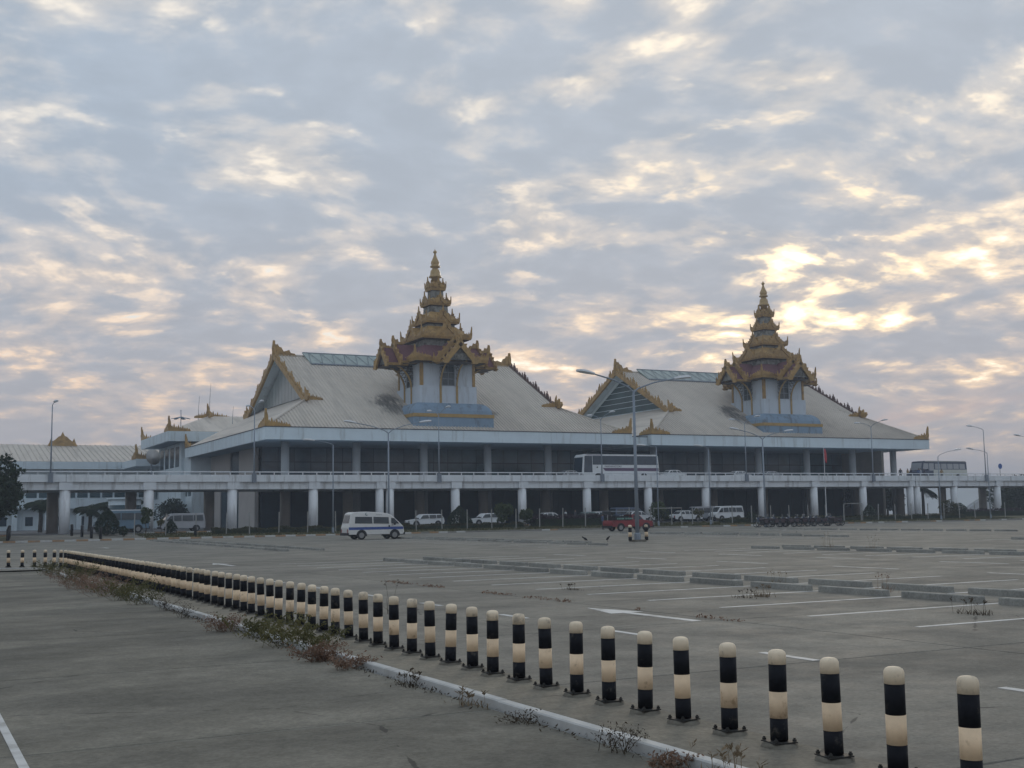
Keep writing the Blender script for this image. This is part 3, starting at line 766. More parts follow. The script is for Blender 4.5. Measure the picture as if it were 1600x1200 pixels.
# ------------------------------------------------------------------ spired towers
def tower(X, Y, label):
    R = empty('spired_tower', label, 'tower', (X, Y, 0))
    O = V(0, 0, 0)
    D4 = [V(1, 0, 0), V(0, 1, 0), V(-1, 0, 0), V(0, -1, 0)]
    Z = V(0, 0, 1)
    MB().box(-5.6, 5.6, -5.6, 5.6, 12.4, 14.42).build('base_block', 'tower_blue', R)
    MB().box(-5.68, 5.68, -5.68, 5.68, 14.42, 14.86).build('gold_band', 'gold_band', R)
    bm = MB(); pr = [(5.5, 14.86), (5.42, 15.35), (5.2, 15.75), (4.85, 16.1), (4.5, 16.32)]
    for (a0, z0), (a1, z1) in zip(pr, pr[1:]): bm.frus(0, 0, z0, z1, a0, a1, bot=False, top=(z1 > 16.3))
    bm.build('base_moulding', 'tower_blue', R)
    MB().box(-3.98, 3.98, -3.98, 3.98, 16.32, 18.6).build('plinth', 'tower_white', R)
    sh = MB().box(-3.75, 3.75, -3.75, 3.75, 18.6, 22.6).build('shaft', 'tower_white', R)
    pl = MB().box(-.19, .19, -.19, .19, 18.6, 22.3).mesh('pilaster', 'gold')
    for sx in (-1, 1):
        for sy in (-1, 1): link('pilaster', pl, R, loc=(sx * 3.66, sy * 3.66, 0))
    # windows and brackets on the four faces
    wn = MB().box(-.86, .86, -.03, .03, 18.75, 22.0).mesh('window', 'tower_glass')
    wf = MB()
    for a in (-.86, 0, .86): wf.box(a - .045, a + .045, -.06, -.028, 18.72, 22.0)
    for z in (18.72, 19.55, 20.4, 21.25): wf.box(-.9, .9, -.064, -.03, z - .035, z + .035)
    wfm = wf.mesh('window_frame', 'steel_grey')
    for i, d in enumerate(D4):
        rz = math.atan2(d.y, d.x) + math.pi / 2
        w = link('window', wn, R, loc=d * 3.785); w.rotation_euler = (0, 0, rz); link('window_frame', wfm, w)
        t = V(-d.y, d.x, 0)
        for s in (-1, 1):
            b = MB(); o = d * 4.0 + t * (1.15 * s)
            b.plate([(-.13, 0), (.13, 0), (.13, 2.3), (-.13, 2.3)], o + Z * 16.33, t, Z, .2)
            arc = [d * (4.0 + 3.1 * (1 - math.cos(a))) + t * (1.15 * s) + Z * (18.4 + 3.15 * math.sin(a)) for a in [k * math.pi / 2 / 8 for k in range(9)]]
            b.tube(arc, .12, 6)
            b.build('bracket', 'gold_band', R)
            lt = MB()
            for k in range(1, 8):
                p = arc[k]; q = d * 3.8 + t * (1.15 * s) + Z * p.z; q2 = d * 3.8 + t * (1.15 * s) + Z * min(21.6, p.z + .9)
                lt.tube([q, p], .035, 4); lt.tube([q2, p], .035, 4)
            lt.build('bracket_lattice', 'dark_wood', R)
    # lowest roof: square with double gabled arms
    def tier(a, z0, b, z1, eh, cl, ch, dorm=None, name='tier'):
        T = MB().frus(0, 0, z0 + eh, z1, a - .12, b).build(name + '_roof', 'roof_red' if a > 5 else 'gold', R)
        e = MB(); e.frus(0, 0, z0, z0 + eh, a - .08, a); e.build('eave_board', 'gold', T)
        MB().frus(0, 0, z0 - .12, z0 - .004, a - .35, a - .3).build('eave_soffit', 'dark_wood', T)
        for sx in (-1, 1):
            for sy in (-1, 1):
                c = MB(); corner_crest(c, V(sx * (a - .03), sy * (a - .03), z0 + eh - .05), V(-sx, 0, 0), V(0, -sy, 0), cl, ch, .12); c.build('corner_crest', 'gold', T)
        # small tongues along the eaves
        c = MB(); nn = max(3, int(2 * a / .55))
        for d in D4:
            t = V(-d.y, d.x, 0)
            for k in range(nn):
                u = -a + 2 * a * (k + .5) / nn
                c.plate(flame(.3, .34), d * (a - .02) + t * u + Z * (z0 + eh - .03), t, Z, .08)
        tag(c.build('eave_tongues', 'gold', T), kind='stuff')
        if dorm:
            w, h = dorm
            for d in D4:
                t = V(-d.y, d.x, 0); o = d * (a - .05) + Z * (z0 + eh)
                g_ = MB(); g_.slab([o + t * -w - Z * .05, o + t * w - Z * .05, o + Z * h], -d * (a * .55)); D_ = g_.build('dormer', 'roof_red' if a > 5 else 'gold', T)
                c = MB()
                for s in (-1, 1):
                    dd = (t * (s * w * 1.15) - Z * h); L = dd.length; dd.normalize(); nn_ = (t * (s * h) + Z * (w * 1.15)).normalized()
                    c.plate([(-.02, -.2), (L, -.2), (L + .25, .05), (L + .15, .45), (L - .1, .2), (L * .8, .28), (L * .7, .5), (L * .62, .24), (L * .5, .26), (L * .42, .52), (L * .34, .24), (L * .2, .3), (L * .1, .55), (-.02, .3)], o + Z * h + d * .06, dd, nn_, .14)
                c.plate(flame(.42, .95), o + Z * (h + .1) + d * .06, t, Z, .14)
                c.build('dormer_crest', 'gold', T)
                MB().poly([o + t * (-w * .6) + d * .004, o + t * (w * .6) + d * .004, o + Z * (h * .66) + d * .004]).build('dormer_face', 'gold', T)
        return T
    tier(5.2, 21.66, 2.9, 24.0, .42, 2.3, 1.6, name='lower')
    # arms
    for i, d in enumerate(D4):
        t = V(-d.y, d.x, 0)
        for hw, ez, rz_, s0, s1 in ((2.55, 21.78, 24.3, 2.5, 6.0), (2.0, 21.55, 23.75, 4.8, 7.7)):
            a_ = MB()
            for s in (-1, 1): a_.slab([d * s0 + Z * rz_, d * s1 + Z * rz_, d * s1 + t * (s * hw) + Z * ez, d * s0 + t * (s * hw) + Z * ez], (0, 0, -.14))
            Aobj = a_.build('arm_roof', 'roof_red', R)
            c = MB()
            for s in (-1, 1):
                c.slab([d * s0 + t * (s * hw) + Z * (ez - .28), d * s1 + t * (s * hw) + Z * (ez - .28), d * s1 + t * (s * (hw + .1)) + Z * (ez + .06), d * s0 + t * (s * (hw + .1)) + Z * (ez + .06)], t * (s * .08))
                dd = t * (s * hw) - Z * (rz_ - ez); L = dd.length; dd.normalize(); nn_ = (t * (s * (rz_ - ez)) + Z * hw).normalized()
                prof = [(-.05, -.38), (L * .9, -.38), (L + .1, -.55), (L + .5, -.2), (L + .62, .35), (L + .3, .15), (L + .1, .5), (L - .1, .22), (L * .82, .3), (L * .76, .58), (L * .66, .26), (L * .55, .28), (L * .5, .6), (L * .4, .26), (L * .28, .3), (L * .24, .62), (L * .14, .28), (-.05, .34)]
                c.plate(prof, d * (s1 + .05) + Z * rz_, dd, nn_, .26)
            c.plate(flame(.55, 1.0, 0), d * (s1 + .05) + Z * (rz_ + .15), t, Z, .24)
            c.plate([(-.1, -.1), (1.3, -.1), (1.1, .25), (.75, .2), (.6, .6), (.3, .5), (.05, .85), (-.15, 1.0), (-.25, .4)], d * (s1 + .05) + Z * (rz_ + .1), -d, Z, .2)
            for s in (-1, 1): c.plate(flame(.28, .7, .1 * s), d * (s1 + .05) + t * (s * (hw + .35)) + Z * (ez + .1), t, Z, .2)
            c.build('arm_gable', 'gold', Aobj)
            MB().poly([d * (s1 - .35) + t * -(hw * .8) + Z * (ez + .05), d * (s1 - .35) + t * (hw * .8) + Z * (ez + .05), d * (s1 - .35) + Z * (rz_ - .35)]).build('arm_tympanum', 'drum', Aobj)
            MB().slab([d * s0 + t * -(hw - .1) + Z * (ez - .2), d * (s1 - .1) + t * -(hw - .1) + Z * (ez - .2), d * (s1 - .1) + t * (hw - .1) + Z * (ez - .2), d * s0 + t * (hw - .1) + Z * (ez - .2)], (0, 0, -.1)).build('arm_soffit', 'dark_wood', Aobj)
    MB().frus(0, 0, 23.7, 24.95, 2.85, 2.75).build('drum', 'drum', R)
    tier(3.6, 24.86, 2.0, 26.7, .32, 1.7, 1.5, (1.45, 1.45), name='second')
    MB().frus(0, 0, 26.4, 27.2, 1.95, 1.85).build('drum', 'drum', R)
    tier(2.42, 27.1, 1.3, 28.7, .28, 1.2, 1.25, (1.0, 1.1), name='third')
    MB().frus(0, 0, 28.4, 29.7, 1.28, 1.2).build('drum', 'drum', R)
    tier(1.58, 29.62, .8, 30.7, .34, .85, .95, (.62, .6), name='fourth')
    MB().frus(0, 0, 30.5, 31.8, .82, .78).build('drum', 'drum', R)
    tier(1.1, 31.7, .55, 32.9, .5, .55, .8, (.4, .35), name='fifth')
    MB().lathe([(.62, 32.6), (.50, 33.5), (.86, 33.56), (.82, 33.75), (.70, 33.85), (.66, 34.2), (.58, 34.55), (.42, 34.7), (.40, 34.85), (.66, 34.95), (.68, 35.1), (.50, 35.2),
                (.52, 35.35), (.58, 35.55), (.50, 35.8), (.33, 36.15), (.20, 36.5), (.13, 36.75), (.12, 36.82), (.25, 36.95), (.26, 37.08), (.15, 37.2), (.05, 37.32), (.02, 37.5)], n=16).build('spire', 'spire_gold', R, True)
    return R


tower(62.35, 142.6, 'left gilded tiered tower on a white and blue base')
tower(117.9, 142.9, 'right gilded tiered tower on a white and blue base')

# ------------------------------------------------------------------ buildings at the left rear
rh = empty('rear_hall', 'white rear hall with hipped roof behind the left terminal hall', 'building', (0, 0, 0))
def hiproof(R, xl, xr, y0, y1, ze, zr, fh, gi=5.0):
    ym = (y0 + y1) / 2
    MB().slab([(xl, y0, ze), (xr, y0, ze), (xr, ym, zr), (xl + gi, ym, zr)], (0, 0, -.2)).build('roof_front', 'roof', R)
    MB().slab([(xl, y1, ze), (xl, y0, ze), (xl + gi, ym, zr)], (0, 0, -.2)).build('roof_hip', 'roof', R)
    MB().slab([(xr, y1, ze), (xl, y1, ze), (xl + gi, ym, zr), (xr, ym, zr)], (0, 0, -.2)).build('roof_back', 'roof', R)
    MB().box(xl - .1, xr, y0 - .1, y0 + .3, ze - fh, ze - .05).build('fascia', 'white_wall', R)
    MB().box(xl - .1, xl + .3, y0 + .3, y1, ze - fh, ze - .05).build('fascia', 'white_wall', R)
    MB().box(xl + .31, xr, y0 + .31, y1, ze - fh + .05, ze - fh + .2).build('soffit', 'soffit', R)


hiproof(rh, 35.3, 80, 180.5, 203, 15.35, 18.7, 1.55, 8.5)
MB().box(37.8, 80, 183.5, 201, .7, 13.8).build('wall', 'white_wall', rh)
for i in range(4): MB().box(37.75, 37.81, 185 + 4 * i, 187.6 + 4 * i, 10.2, 13.3).build('window', 'glass_dark', rh)
for i in range(3): MB().box(38.6 + 2.2 * i, 40.2 + 2.2 * i, 183.44, 183.5, 10.2, 13.3).build('window', 'glass_dark', rh)
for cx, cy, d1, d2 in ((35.3, 180.5, (1, 0, 0), (0, 1, 0)), (35.3, 203, (1, 0, 0), (0, -1, 0))):
    cm = MB(); corner_crest(cm, V(cx, cy, 15.3), V(*d1), V(*d2), 3.2, 2.3, .2); cm.build('eave_crest', 'gold', rh)
cm = MB(); corner_crest(cm, V(43.6, 191.7, 18.3), V(1, 0, 0), V(0, -1, 0), 3.6, 2.4, .2); corner_crest(cm, V(43.6, 191.7, 18.3), V(-.6, 0, 0), V(0, 1, 0), 3.6, 2.0, .2); cm.build('ridge_crest', 'gold', rh)
lw = empty('long_wing', 'long low white wing with pale tiled roof at the left edge', 'building', (0, 0, 0))
MB().slab([(-90, 214, 12.3), (44, 214, 12.3), (44, 233, 16.3), (-90, 233, 16.3)], (0, 0, -.2)).build('roof_front', 'roof', lw)
MB().slab([(44, 252, 12.3), (-90, 252, 12.3), (-90, 233, 16.3), (44, 233, 16.3)], (0, 0, -.2)).build('roof_back', 'roof', lw)
rb = MB(); x = -12.
while x < 44:
    rb.add([(x - .07, 213.9, 12.31), (x + .07, 213.9, 12.31), (x + .07, 233, 16.32), (x - .07, 233, 16.32), (x, 213.9, 12.43), (x, 233, 16.44)], [(0, 4, 5, 3), (4, 1, 2, 5)]); x += .9
tag(rb.build('roof_ribs', 'roof_rib', lw), kind='stuff')
MB().box(-90, 33.89, 213.7, 214.1, 11.0, 12.25).build('fascia', 'white_wall', lw)
MB().box(-90, 40, 216, 216.4, .7, 11.0).build('wall', 'white_wall', lw)
MB().box(-90, 40, 214.4, 216, 4.3, 6.0).build('balcony_band', 'white_wall', lw)
for i in range(26):
    xx = -14 + 2.05 * i
    MB().box(xx, xx + 1.7, 215.9, 215.98, 6.2, 8.3).build('window', 'glass_teal', lw)
    if i % 2 == 0: MB().box(xx, xx + 1.2, 215.9, 215.98, 1.5, 3.0).build('window', 'glass_dark', lw)
for i in range(10): MB().box(-14 + 5.1 * i, -13.2 + 5.1 * i, 214.5, 215.8, .7, 4.29).build('wall_pier', 'white_wall', lw)
MB().box(33.9, 40, 199.8, 216, 10.95, 12.15).build('corner_canopy', 'white_wall', lw)
cm = MB(); corner_crest(cm, V(33.9, 199.9, 12.1), V(1, 0, 0), V(0, 1, 0), 3.6, 2.4, .2); cm.build('eave_crest', 'gold', lw)
tm = MB(); tm.plate([(-2.6, 0), (2.6, 0), (2.3, .5), (2.0, 1.4), (1.7, .8), (1.2, 1.2), (.7, 1.7), (.35, 1.8), (0, 2.6), (-.35, 1.8), (-.7, 1.7), (-1.2, 1.2), (-1.7, .8), (-2.0, 1.4), (-2.3, .5)], V(26.1, 231, 16.0), V(1, 0, 0), V(0, 0, 1), .4)
tm.build('ridge_gable', 'gold', lw)
sb = empty('side_block', 'white two storey block with window band beside the left hall', 'building', (0, 0, 0))
MB().box(38.5, 41.0, 179, 212, .7, 5.4).build('wall', 'white_wall', sb); MB().box(38.6, 41.0, 179, 212, 5.4, 7.6).build('window_band', 'white_wall', sb)
for i in range(12): MB().box(38.54, 38.59, 180 + 2.6 * i, 181.8 + 2.6 * i, 5.6, 7.3).build('window', 'glass_teal', sb)
MB().box(38.2, 41.2, 178.6, 213, 7.6, 11.5).build('parapet', 'white_wall', sb)
pw = empty('pier_block', 'grey blue rounded stair block under the elevated road', 'building', (0, 0, 0))
MB().lathe([(2.2, .7), (2.2, 5.0)], 27.8, 172, 18).build('wall', 'white_wall', pw, True)
MB().lathe([(2.22, 2.6), (2.22, 4.2)], 27.8, 172, 18).build('window_band', 'glass_teal', pw, True)
MB().lathe([(2.5, 5.0), (2.5, 5.25)], 27.8, 172, 18).build('roof_cap', 'white_wall', pw)

sd_ = empty('satellite_dish', 'round grey satellite dish standing left of the rear hall', 'dish', (31.0, 170, .75)); sd_.location = (0, 0, 0)
dm = MB(); dm.lathe([(.02, 0), (.45, .05), (.8, .17), (1.12, .36)], n=20); dob = dm.build('reflector', 'dish', sd_, True); dob.location = (31., 170, 10.75); dob.rotation_euler = (rad(80), 0, rad(20))
MB().tube([(31., 170.3, .7), (31., 170.3, 10.6)], .12, 6).build('mast', 'steel_grey', sd_)
an = empty('antenna_cluster', 'small blue spreading antenna above the rear hall corner', 'antenna', (0, 0, 0))
MB().tube([(38.6, 188, 15.9), (38.6, 188, 19.2)], .06, 5).build('mast', 'antenna', an)
am = MB()
for a in range(6):
    q = V(math.cos(a * 1.05), math.sin(a * 1.05), 0); am.slab([V(38.6, 188, 18.1), V(38.6, 188, 18.1) + q * 1.2 + V(-q.y, q.x, 0) * .35 + V(0, 0, -.3), V(38.6, 188, 18.1) + q * 1.5 + V(0, 0, -.35), V(38.6, 188, 18.1) + q * 1.2 - V(-q.y, q.x, 0) * .35 + V(0, 0, -.3)], (0, 0, .08))
am.build('panels', 'antenna', an)
for xx, yy, z0, z1, lb in ((44.2, 193, 18.3, 24.1, 'tall thin radio mast above the rear hall ridge'), (42.4, 193, 17.8, 22.0, 'shorter thin radio mast left of the tall one'), (46.2, 186, 16.5, 19.8, 'short thin mast on the rear hall roof slope')):
    tag(MB().tube([(xx, yy, z0), (xx, yy, (z0 + z1) / 2), (xx + .15, yy, z1)], .055, 5, .025).build('radio_mast', 'steel_grey'), lb, 'mast')

# ------------------------------------------------------------------ lamps
def lamp_head(mb, p, d, s=1.):
    d = Vector(d).normalized(); t = Vector((-d.y, d.x, 0)); p = Vector(p)
    sec = [(0, .06, .05), (.15, .10, .07), (.4, .17, .10), (.7, .17, .09), (.88, .08, .05)]
    vs = []; fs = []
    for u, w, h in sec:
        o = p + d * (u * s); vs += [o - t * (w * s), o + Vector((0, 0, h * s)) - t * (w * .5 * s), o + Vector((0, 0, h * s)) + t * (w * .5 * s), o + t * (w * s), o - Vector((0, 0, .05 * s)) + t * (w * .6 * s), o - Vector((0, 0, .05 * s)) - t * (w * .6 * s)]
    for i in range(len(sec) - 1):
        for k in range(6): fs.append((i * 6 + k, i * 6 + (k + 1) % 6, (i + 1) * 6 + (k + 1) % 6, (i + 1) * 6 + k))
    fs += [tuple(range(6))[::-1], tuple(range(24, 30))]
    mb.add(vs, fs)


def lamp(label, x, y, z0, zj, arms, r=.1, group=None, name='street_lamp', hs=1.):
    R = empty(name, label, 'street lamp', (x, y, z0), 0, group)
    h = zj - z0
    MB().tube([(0, 0, 0), (0, 0, h)], r, 8, r * .55).build('pole', 'pole_grey', R, True)
    MB().lathe([(r * 1.5, 0), (r * 1.5, .5), (r * 1.05, .56)], n=8).build('base_sleeve', 'pole_grey', R)
    for dx, dy, dz in arms:
        L = math.hypot(dx, dy); d = V(dx / L, dy / L, 0); pts = [V(0, 0, h - .05), V(dx * .12, dy * .12, h + dz * .25), V(dx * .5, dy * .5, h + dz * .68), V(dx, dy, h + dz)]
        a = MB().tube(pts, r * .42, 6, r * .34).build('arm', 'pole_grey', R)
        hd = MB(); lamp_head(hd, V(dx, dy, h + dz) - d * .1, d + V(0, 0, .12 if L > 2.5 else .05), hs * 1.35); hd.build('lamp_head', 'lamp_white', R)
    return R


lamp('tall double armed street lamp with two striped guard posts at its foot', 41.85, 64., gz(64), 9.63, [(-3.0, 0, 1.05), (3.3, 0, .98)], .14, hs=1.1)
MB().frus(41.85, 64, -.05, .16, .42, .38).build('lamp_footing', 'mortar', bpy.data.objects['street_lamp'] if False else None)
ft = bpy.data.objects['lamp_footing']; tag(ft, 'square concrete footing under the tall double armed lamp', 'footing')
for sx, w in ((-.62, 'left'), (.62, 'right')):
    b = bollard(41.85 + sx, 63.9, gz(64), 'black and cream guard post on the %s of the tall lamp' % w, 'guard posts at the tall lamp', False); b.scale = (1.7, 1.7, 1.45)
lamp('double armed street lamp right of the parked van', 39.75, 102, gz(102), 9.6, [(-3.2, 0, .85), (3.2, 0, 1.05)], .12, 'double armed lamps along the car park edge')
lamp('double armed street lamp behind the parked motorcycles', 83.2, 102, gz(102), 9.7, [(-3.3, 0, .95), (3.2, 0, .9)], .12, 'double armed lamps along the car park edge')
for (x, y), nm in zip(((13.4, 0), (34.2, 0), (56.2, 0), (78.6, 0), (101.4, 0), (124.2, 0), (147.1, 0)), ('leftmost of those on the elevated road', 'above the left hall corner', 'in front of the left tower base', 'between the two towers', 'left of the right tower base', 'at the right end of the terminal', 'beyond the terminal on the right')):
    arms = [(0, 2.2, .75), (0, -2.2, .75)]
    if x > 140: arms = [(-2.4, 0, .5)]
    if x < 20: arms = [(.1, -.9, .25)]
    lamp('lamp on the elevated road parapet, ' + nm, x, 127.93, 6.05, 13.75, arms, .09, 'lamps on the elevated road')
    pb = MB().box(x - .22, x + .22, 127.72, 127.99, 5.9, 6.9); o = pb.build('lamp_bracket', 'steel_grey'); o.parent = None
    tag(o, 'steel bracket holding the parapet lamp ' + nm, 'bracket', 'brackets of the parapet lamps')
for x, dx, zj, dz, lb in ((38.15, -2.0, 9.15, .42, 'single armed lamp at the kerb left of the van'), (76.8, -1.6, 9.3, .25, 'single armed lamp behind the red pickup'), (84.1, -.95, 9.2, .4, 'single armed lamp left of the white van'),
                          (121.2, 3.2, 8.7, .85, 'single armed lamp leaning right below the far bus'), (130.4, -2.7, 9.25, .45, 'single armed lamp right of the far bus'), (139.6, -2.6, 11.2, .45, 'lamp cut by the right edge of the photo')):
    lamp(lb, x, 113., gz(113) if x < 138 else .3, zj, [(dx, 0, dz)], .085, 'single armed lamps at the kerb')
fp = empty('flag_pole', 'thin flag pole with a limp red flag before the right hall', 'flag', (104.4, 116, .5))
MB().tube([(0, 0, 0), (0, 0, 9.6)], .06, 6, .03).build('pole', 'lamp_white', fp)
fl = MB(); pts = [(0, 9.2), (.35, 9.1), (.55, 8.6), (.6, 7.9), (.5, 7.35), (.3, 7.5), (.1, 7.7), (0, 7.9)]; fl.plate(pts, V(.04, 0, 0), V(.9, .3, 0), V(0, 0, 1), .12); fl.build('flag', 'flag_red', fp)
rs = empty('road_sign', 'small round blue sign on a post on the elevated road', 'sign', (151.5, 129, 6.15))
MB().tube([(0, 0, 0), (0, 0, 1.9)], .05, 6).build('post', 'steel_grey', rs); ds = MB(); ds.plate([(.42 * math.cos(a), .42 * math.sin(a)) for a in [k * math.tau / 16 for k in range(16)]], V(0, -.06, 2.1), V(1, 0, 0), V(0, 0, 1), .04); ds.build('disc', 'sign_blue', rs)

# fence posts
pst = MB().box(-.042, .042, -.042, .042, -.1, 2.1).mesh('fence_post', 'post_grey')
i = 0
for q in range(-2, 42):
    x = 16.55 + 2.85 * q if q < 5 else 30.2 + 2.91 * (q - 5)
    if 8.6 < x < 20.5 and q < 1: continue
    if 39 < x < 46: continue
    o = link('fence_post', pst, None, None, (x, 114.5, gz(114.5))); o.rotation_euler = (random.gauss(0, .012), random.gauss(0, .015), 0)
    tag(o, 'thin grey fence post in the planting strip, %s from the left' % ORD[i], 'post', 'fence posts in the planting strip'); i += 1
gt = empty('pipe_frame', 'low pipe gate frame in the strip right of the red pickup', 'frame', (79., 114.4, gz(114.4)))
MB().tube([(-1.9, 0, 0), (-1.9, 0, 1.95), (2.0, 0, 1.95), (2.0, 0, 0)], .06, 6).build('frame', 'post_grey', gt)
gt2 = empty('pipe_frame', 'low pipe gate frame in the strip right of the motorcycles', 'frame', (107.3, 114.4, gz(114.4)))
MB().tube([(-1.4, 0, 0), (-1.4, 0, 2.2), (1.6, 0, 2.2), (1.6, 0, 0)], .05, 6).build('frame', 'post_grey', gt2)
dpm = MB().lathe([(.13, 0), (.13, 1.02), (.09, 1.07), (.01, 1.08)], n=10).mesh('dark_bollard', 'trim_black', True)
for i, (x, y) in enumerate(((8.9, 117.3), (8.75, 115.8), (8.6, 114.2), (8.45, 112.9), (14.3, 117.6), (15.0, 116.0), (15.6, 114.3), (16.2, 112.9), (24.9, 114.0))):
    o = link('dark_bollard', dpm, None, None, (x, y, .25 + (y - 112) * .07))
    tag(o, ('dark plain bollard, %s from the drive on the left of the entry road' % ORD[i]) if i < 4 else ('dark plain bollard, %s from the drive on the right of the entry road' % ORD[i - 4]) if i < 8 else 'lone dark bollard before the silver van', 'bollard', 'dark bollards at the entry road')

# ------------------------------------------------------------------ vehicles
def vehicle(name, label, cat, loc, rz, prof, Wd, paint, belt, taper, wins, wheels, screen=None, rear=None, stripe=None, glass='car_glass', extra=None, group=None, light_z=.75, archs=True):
    R = empty(name, label, cat, loc, rz, group); H = max(p[1] for p in prof)
    cx = sum(p[0] for p in prof) / len(prof); cz = sum(p[1] for p in prof) / len(prof)
    def hw(z): return Wd / 2 * (1 - (taper * (z - belt) / (H - belt) if z > belt else .0))
    def inset(p, e):
        d = V(cx - p[0], cz - p[1]); L = d.length; return (p[0] + d.x / L * e, p[1] + d.y / L * e)
    b = MB(); k = len(prof); rings = []
    for e, yy in ((.07, 1.0), (.0, .94)):
        rings.append([(*inset(p, e), hw(p[1]) * yy) for p in prof])
    R1 = [(x, -w, z) for x, z, w in rings[0]]; R2 = [(x, -w, z) for x, z, w in rings[1]]; R3 = [(x, w, z) for x, z, w in rings[1]]; R4 = [(x, w, z) for x, z, w in rings[0]]
    fs = [tuple(range(k)), tuple(range(3 * k, 4 * k))[::-1]]
    for r in range(3): fs += [(r * k + i, (r + 1) * k + i, (r + 1) * k + (i + 1) % k, r * k + (i + 1) % k) for i in range(k)]
    b.add(R1 + R2 + R3 + R4, fs); body = b.build('body', paint, R)
    for w in wins:
        for s in (-1, 1):
            m = MB(); m.poly([(x, s * (hw(z) + .008), z) for x, z in (w if s < 0 else w[::-1])]); m.build('window', glass, body)
    for sc, nm in ((screen, 'windscreen'), (rear, 'rear_window')):
        if sc:
            (xa, za), (xb, zb) = sc; n = V(zb - za, 0, -(xb - xa)).normalized() * .012
            if (n.x > 0) != (nm == 'windscreen'): n = -n
            m = MB(); m.poly([V(xa, -(hw(za) - .12), za) + n, V(xa, hw(za) - .12, za) + n, V(xb, hw(zb) - .12, zb) + n, V(xb, -(hw(zb) - .12), zb) + n]); m.build(nm, glass, body)
    if stripe:
        for pts, mm in stripe:
            for s in (-1, 1): MB().poly([(x, s * (hw(z) + .006), z) for x, z in pts]).build('stripe', mm, body)
    for x, r in wheels:
        for s in (-1, 1):
            if archs:
                a = MB(); a.poly([(x + (r + .09) * math.cos(q), s * (hw(r) + .010), r + (r + .09) * math.sin(q)) for q in [k * math.pi / 10 for k in range(11)]] + [(x - r - .09, s * (hw(r) + .010), r * .75), (x + r + .09, s * (hw(r) + .010), r * .75)]); a.build('wheel_arch', 'trim_black', body)
            t = MB(); yy = s * (Wd / 2 - .085)
            ring = [(r * .62, -.1), (r * .95, -.1), (r, -.07), (r, .07), (r * .95, .1), (r * .62, .1)]
            vs = [(x + rr * math.cos(q), yy + o, r + rr * math.sin(q)) for rr, o in ring for q in [k * math.tau / 18 for k in range(18)]]
            fs = [(i * 18 + k2, i * 18 + (k2 + 1) % 18, (i + 1) * 18 + (k2 + 1) % 18, (i + 1) * 18 + k2) for i in range(5) for k2 in range(18)]
            t.add(vs, fs); tw = t.build('wheel', 'rubber', R, True)
            rm = MB(); rm.add([(x, yy + s * .075, r)] + [(x + r * .64 * math.cos(q), yy + s * .10, r + r * .64 * math.sin(q)) for q in [k * math.tau / 12 for k in range(12)]] + [(x + r * .2 * math.cos(q), yy + s * .10, r + r * .2 * math.sin(q)) for q in [k * math.tau / 12 for k in range(12)]],
                              [(1 + k, 1 + (k + 1) % 12, 13 + (k + 1) % 12, 13 + k) for k in range(12)] + [tuple(range(13, 25))]); rm.build('rim', 'rim', tw)
    xf, xb_ = max(p[0] for p in prof), min(p[0] for p in prof)
    MB().box(xf - .12, xf + .07, -Wd / 2 + .04, Wd / 2 - .04, .32, .52).build('front_bumper', 'trim_black', R); MB().box(xb_ - .07, xb_ + .12, -Wd / 2 + .04, Wd / 2 - .04, .32, .52).build('rear_bumper', 'trim_black', R)
    for s in (-1, 1):
        MB().box(xf - .06, xf + .012, s * (Wd / 2 - .28) - .16, s * (Wd / 2 - .28) + .16, light_z - .09, light_z + .09).build('headlight', 'chrome', R)
        MB().box(xb_ - .012, xb_ + .06, s * (Wd / 2 - .16) - .09, s * (Wd / 2 - .16) + .09, light_z - .12, light_z + .14).build('tail_light', 'tail_red', R)
        MB().box(xf * .62, xf * .62 + .1, s * (Wd / 2 + .02), s * (Wd / 2 + .16), belt + .02, belt + .18).build('mirror', 'trim_black', R)
    return R


VAN = [(-2.2, .38), (2.2, .36), (2.27, .55), (2.2, .95), (2.02, 1.12), (1.35, 1.76), (1.05, 1.92), (.4, 2.04), (-.8, 2.10), (-1.7, 2.08), (-1.98, 1.95), (-2.16, 1.2), (-2.24, .9), (-2.24, .55)]
vz = gz(89.5)
vr = vehicle('minibus', 'white minibus with a blue side stripe parked in the lot', 'van', (33.75, 90.2, vz), 0., VAN, 1.70, 'van_white', 1.05, .16,
             [[(-1.72, 1.22), (-.32, 1.20), (-.32, 1.70), (-1.66, 1.72)], [(-.22, 1.20), (1.02, 1.17), (1.02, 1.66), (-.22, 1.70)], [(1.22, 1.18), (1.88, 1.16), (1.48, 1.58), (1.22, 1.60)]],
             [(-1.18, .33), (1.48, .33)], ((2.02, 1.14), (1.38, 1.73)), ((-2.15, 1.25), (-2.0, 1.85)),
             [([(-2.2, .74), (2.18, .74), (2.17, .94), (-2.2, .94)], 'stripe_blue')], light_z=.66)
vr.scale = (1.05, 1.05, 1.05)
em = MB()
em.plate([(.11 * math.cos(q), .11 * math.sin(q)) for q in [k * math.tau / 16 for k in range(16)]], V(-.75, -.742, 1.9), V(1, 0, 0), V(0, .17, 1).normalized(), .012); em.build('roof_emblem', 'car_green', vr)
em = MB(); em.plate([(.075 * math.cos(q) + .03, .075 * math.sin(q) + .02) for q in [k * math.tau / 16 for k in range(16)]], V(-.75, -.750, 1.9), V(1, 0, 0), V(0, .17, 1).normalized(), .010); em.build('roof_emblem_centre', 'van_white', vr)
MB().box(.0, .5, -.752, -.735, 1.835, 1.865).build('roof_lettering', 'silver_and_sky_pane', vr)
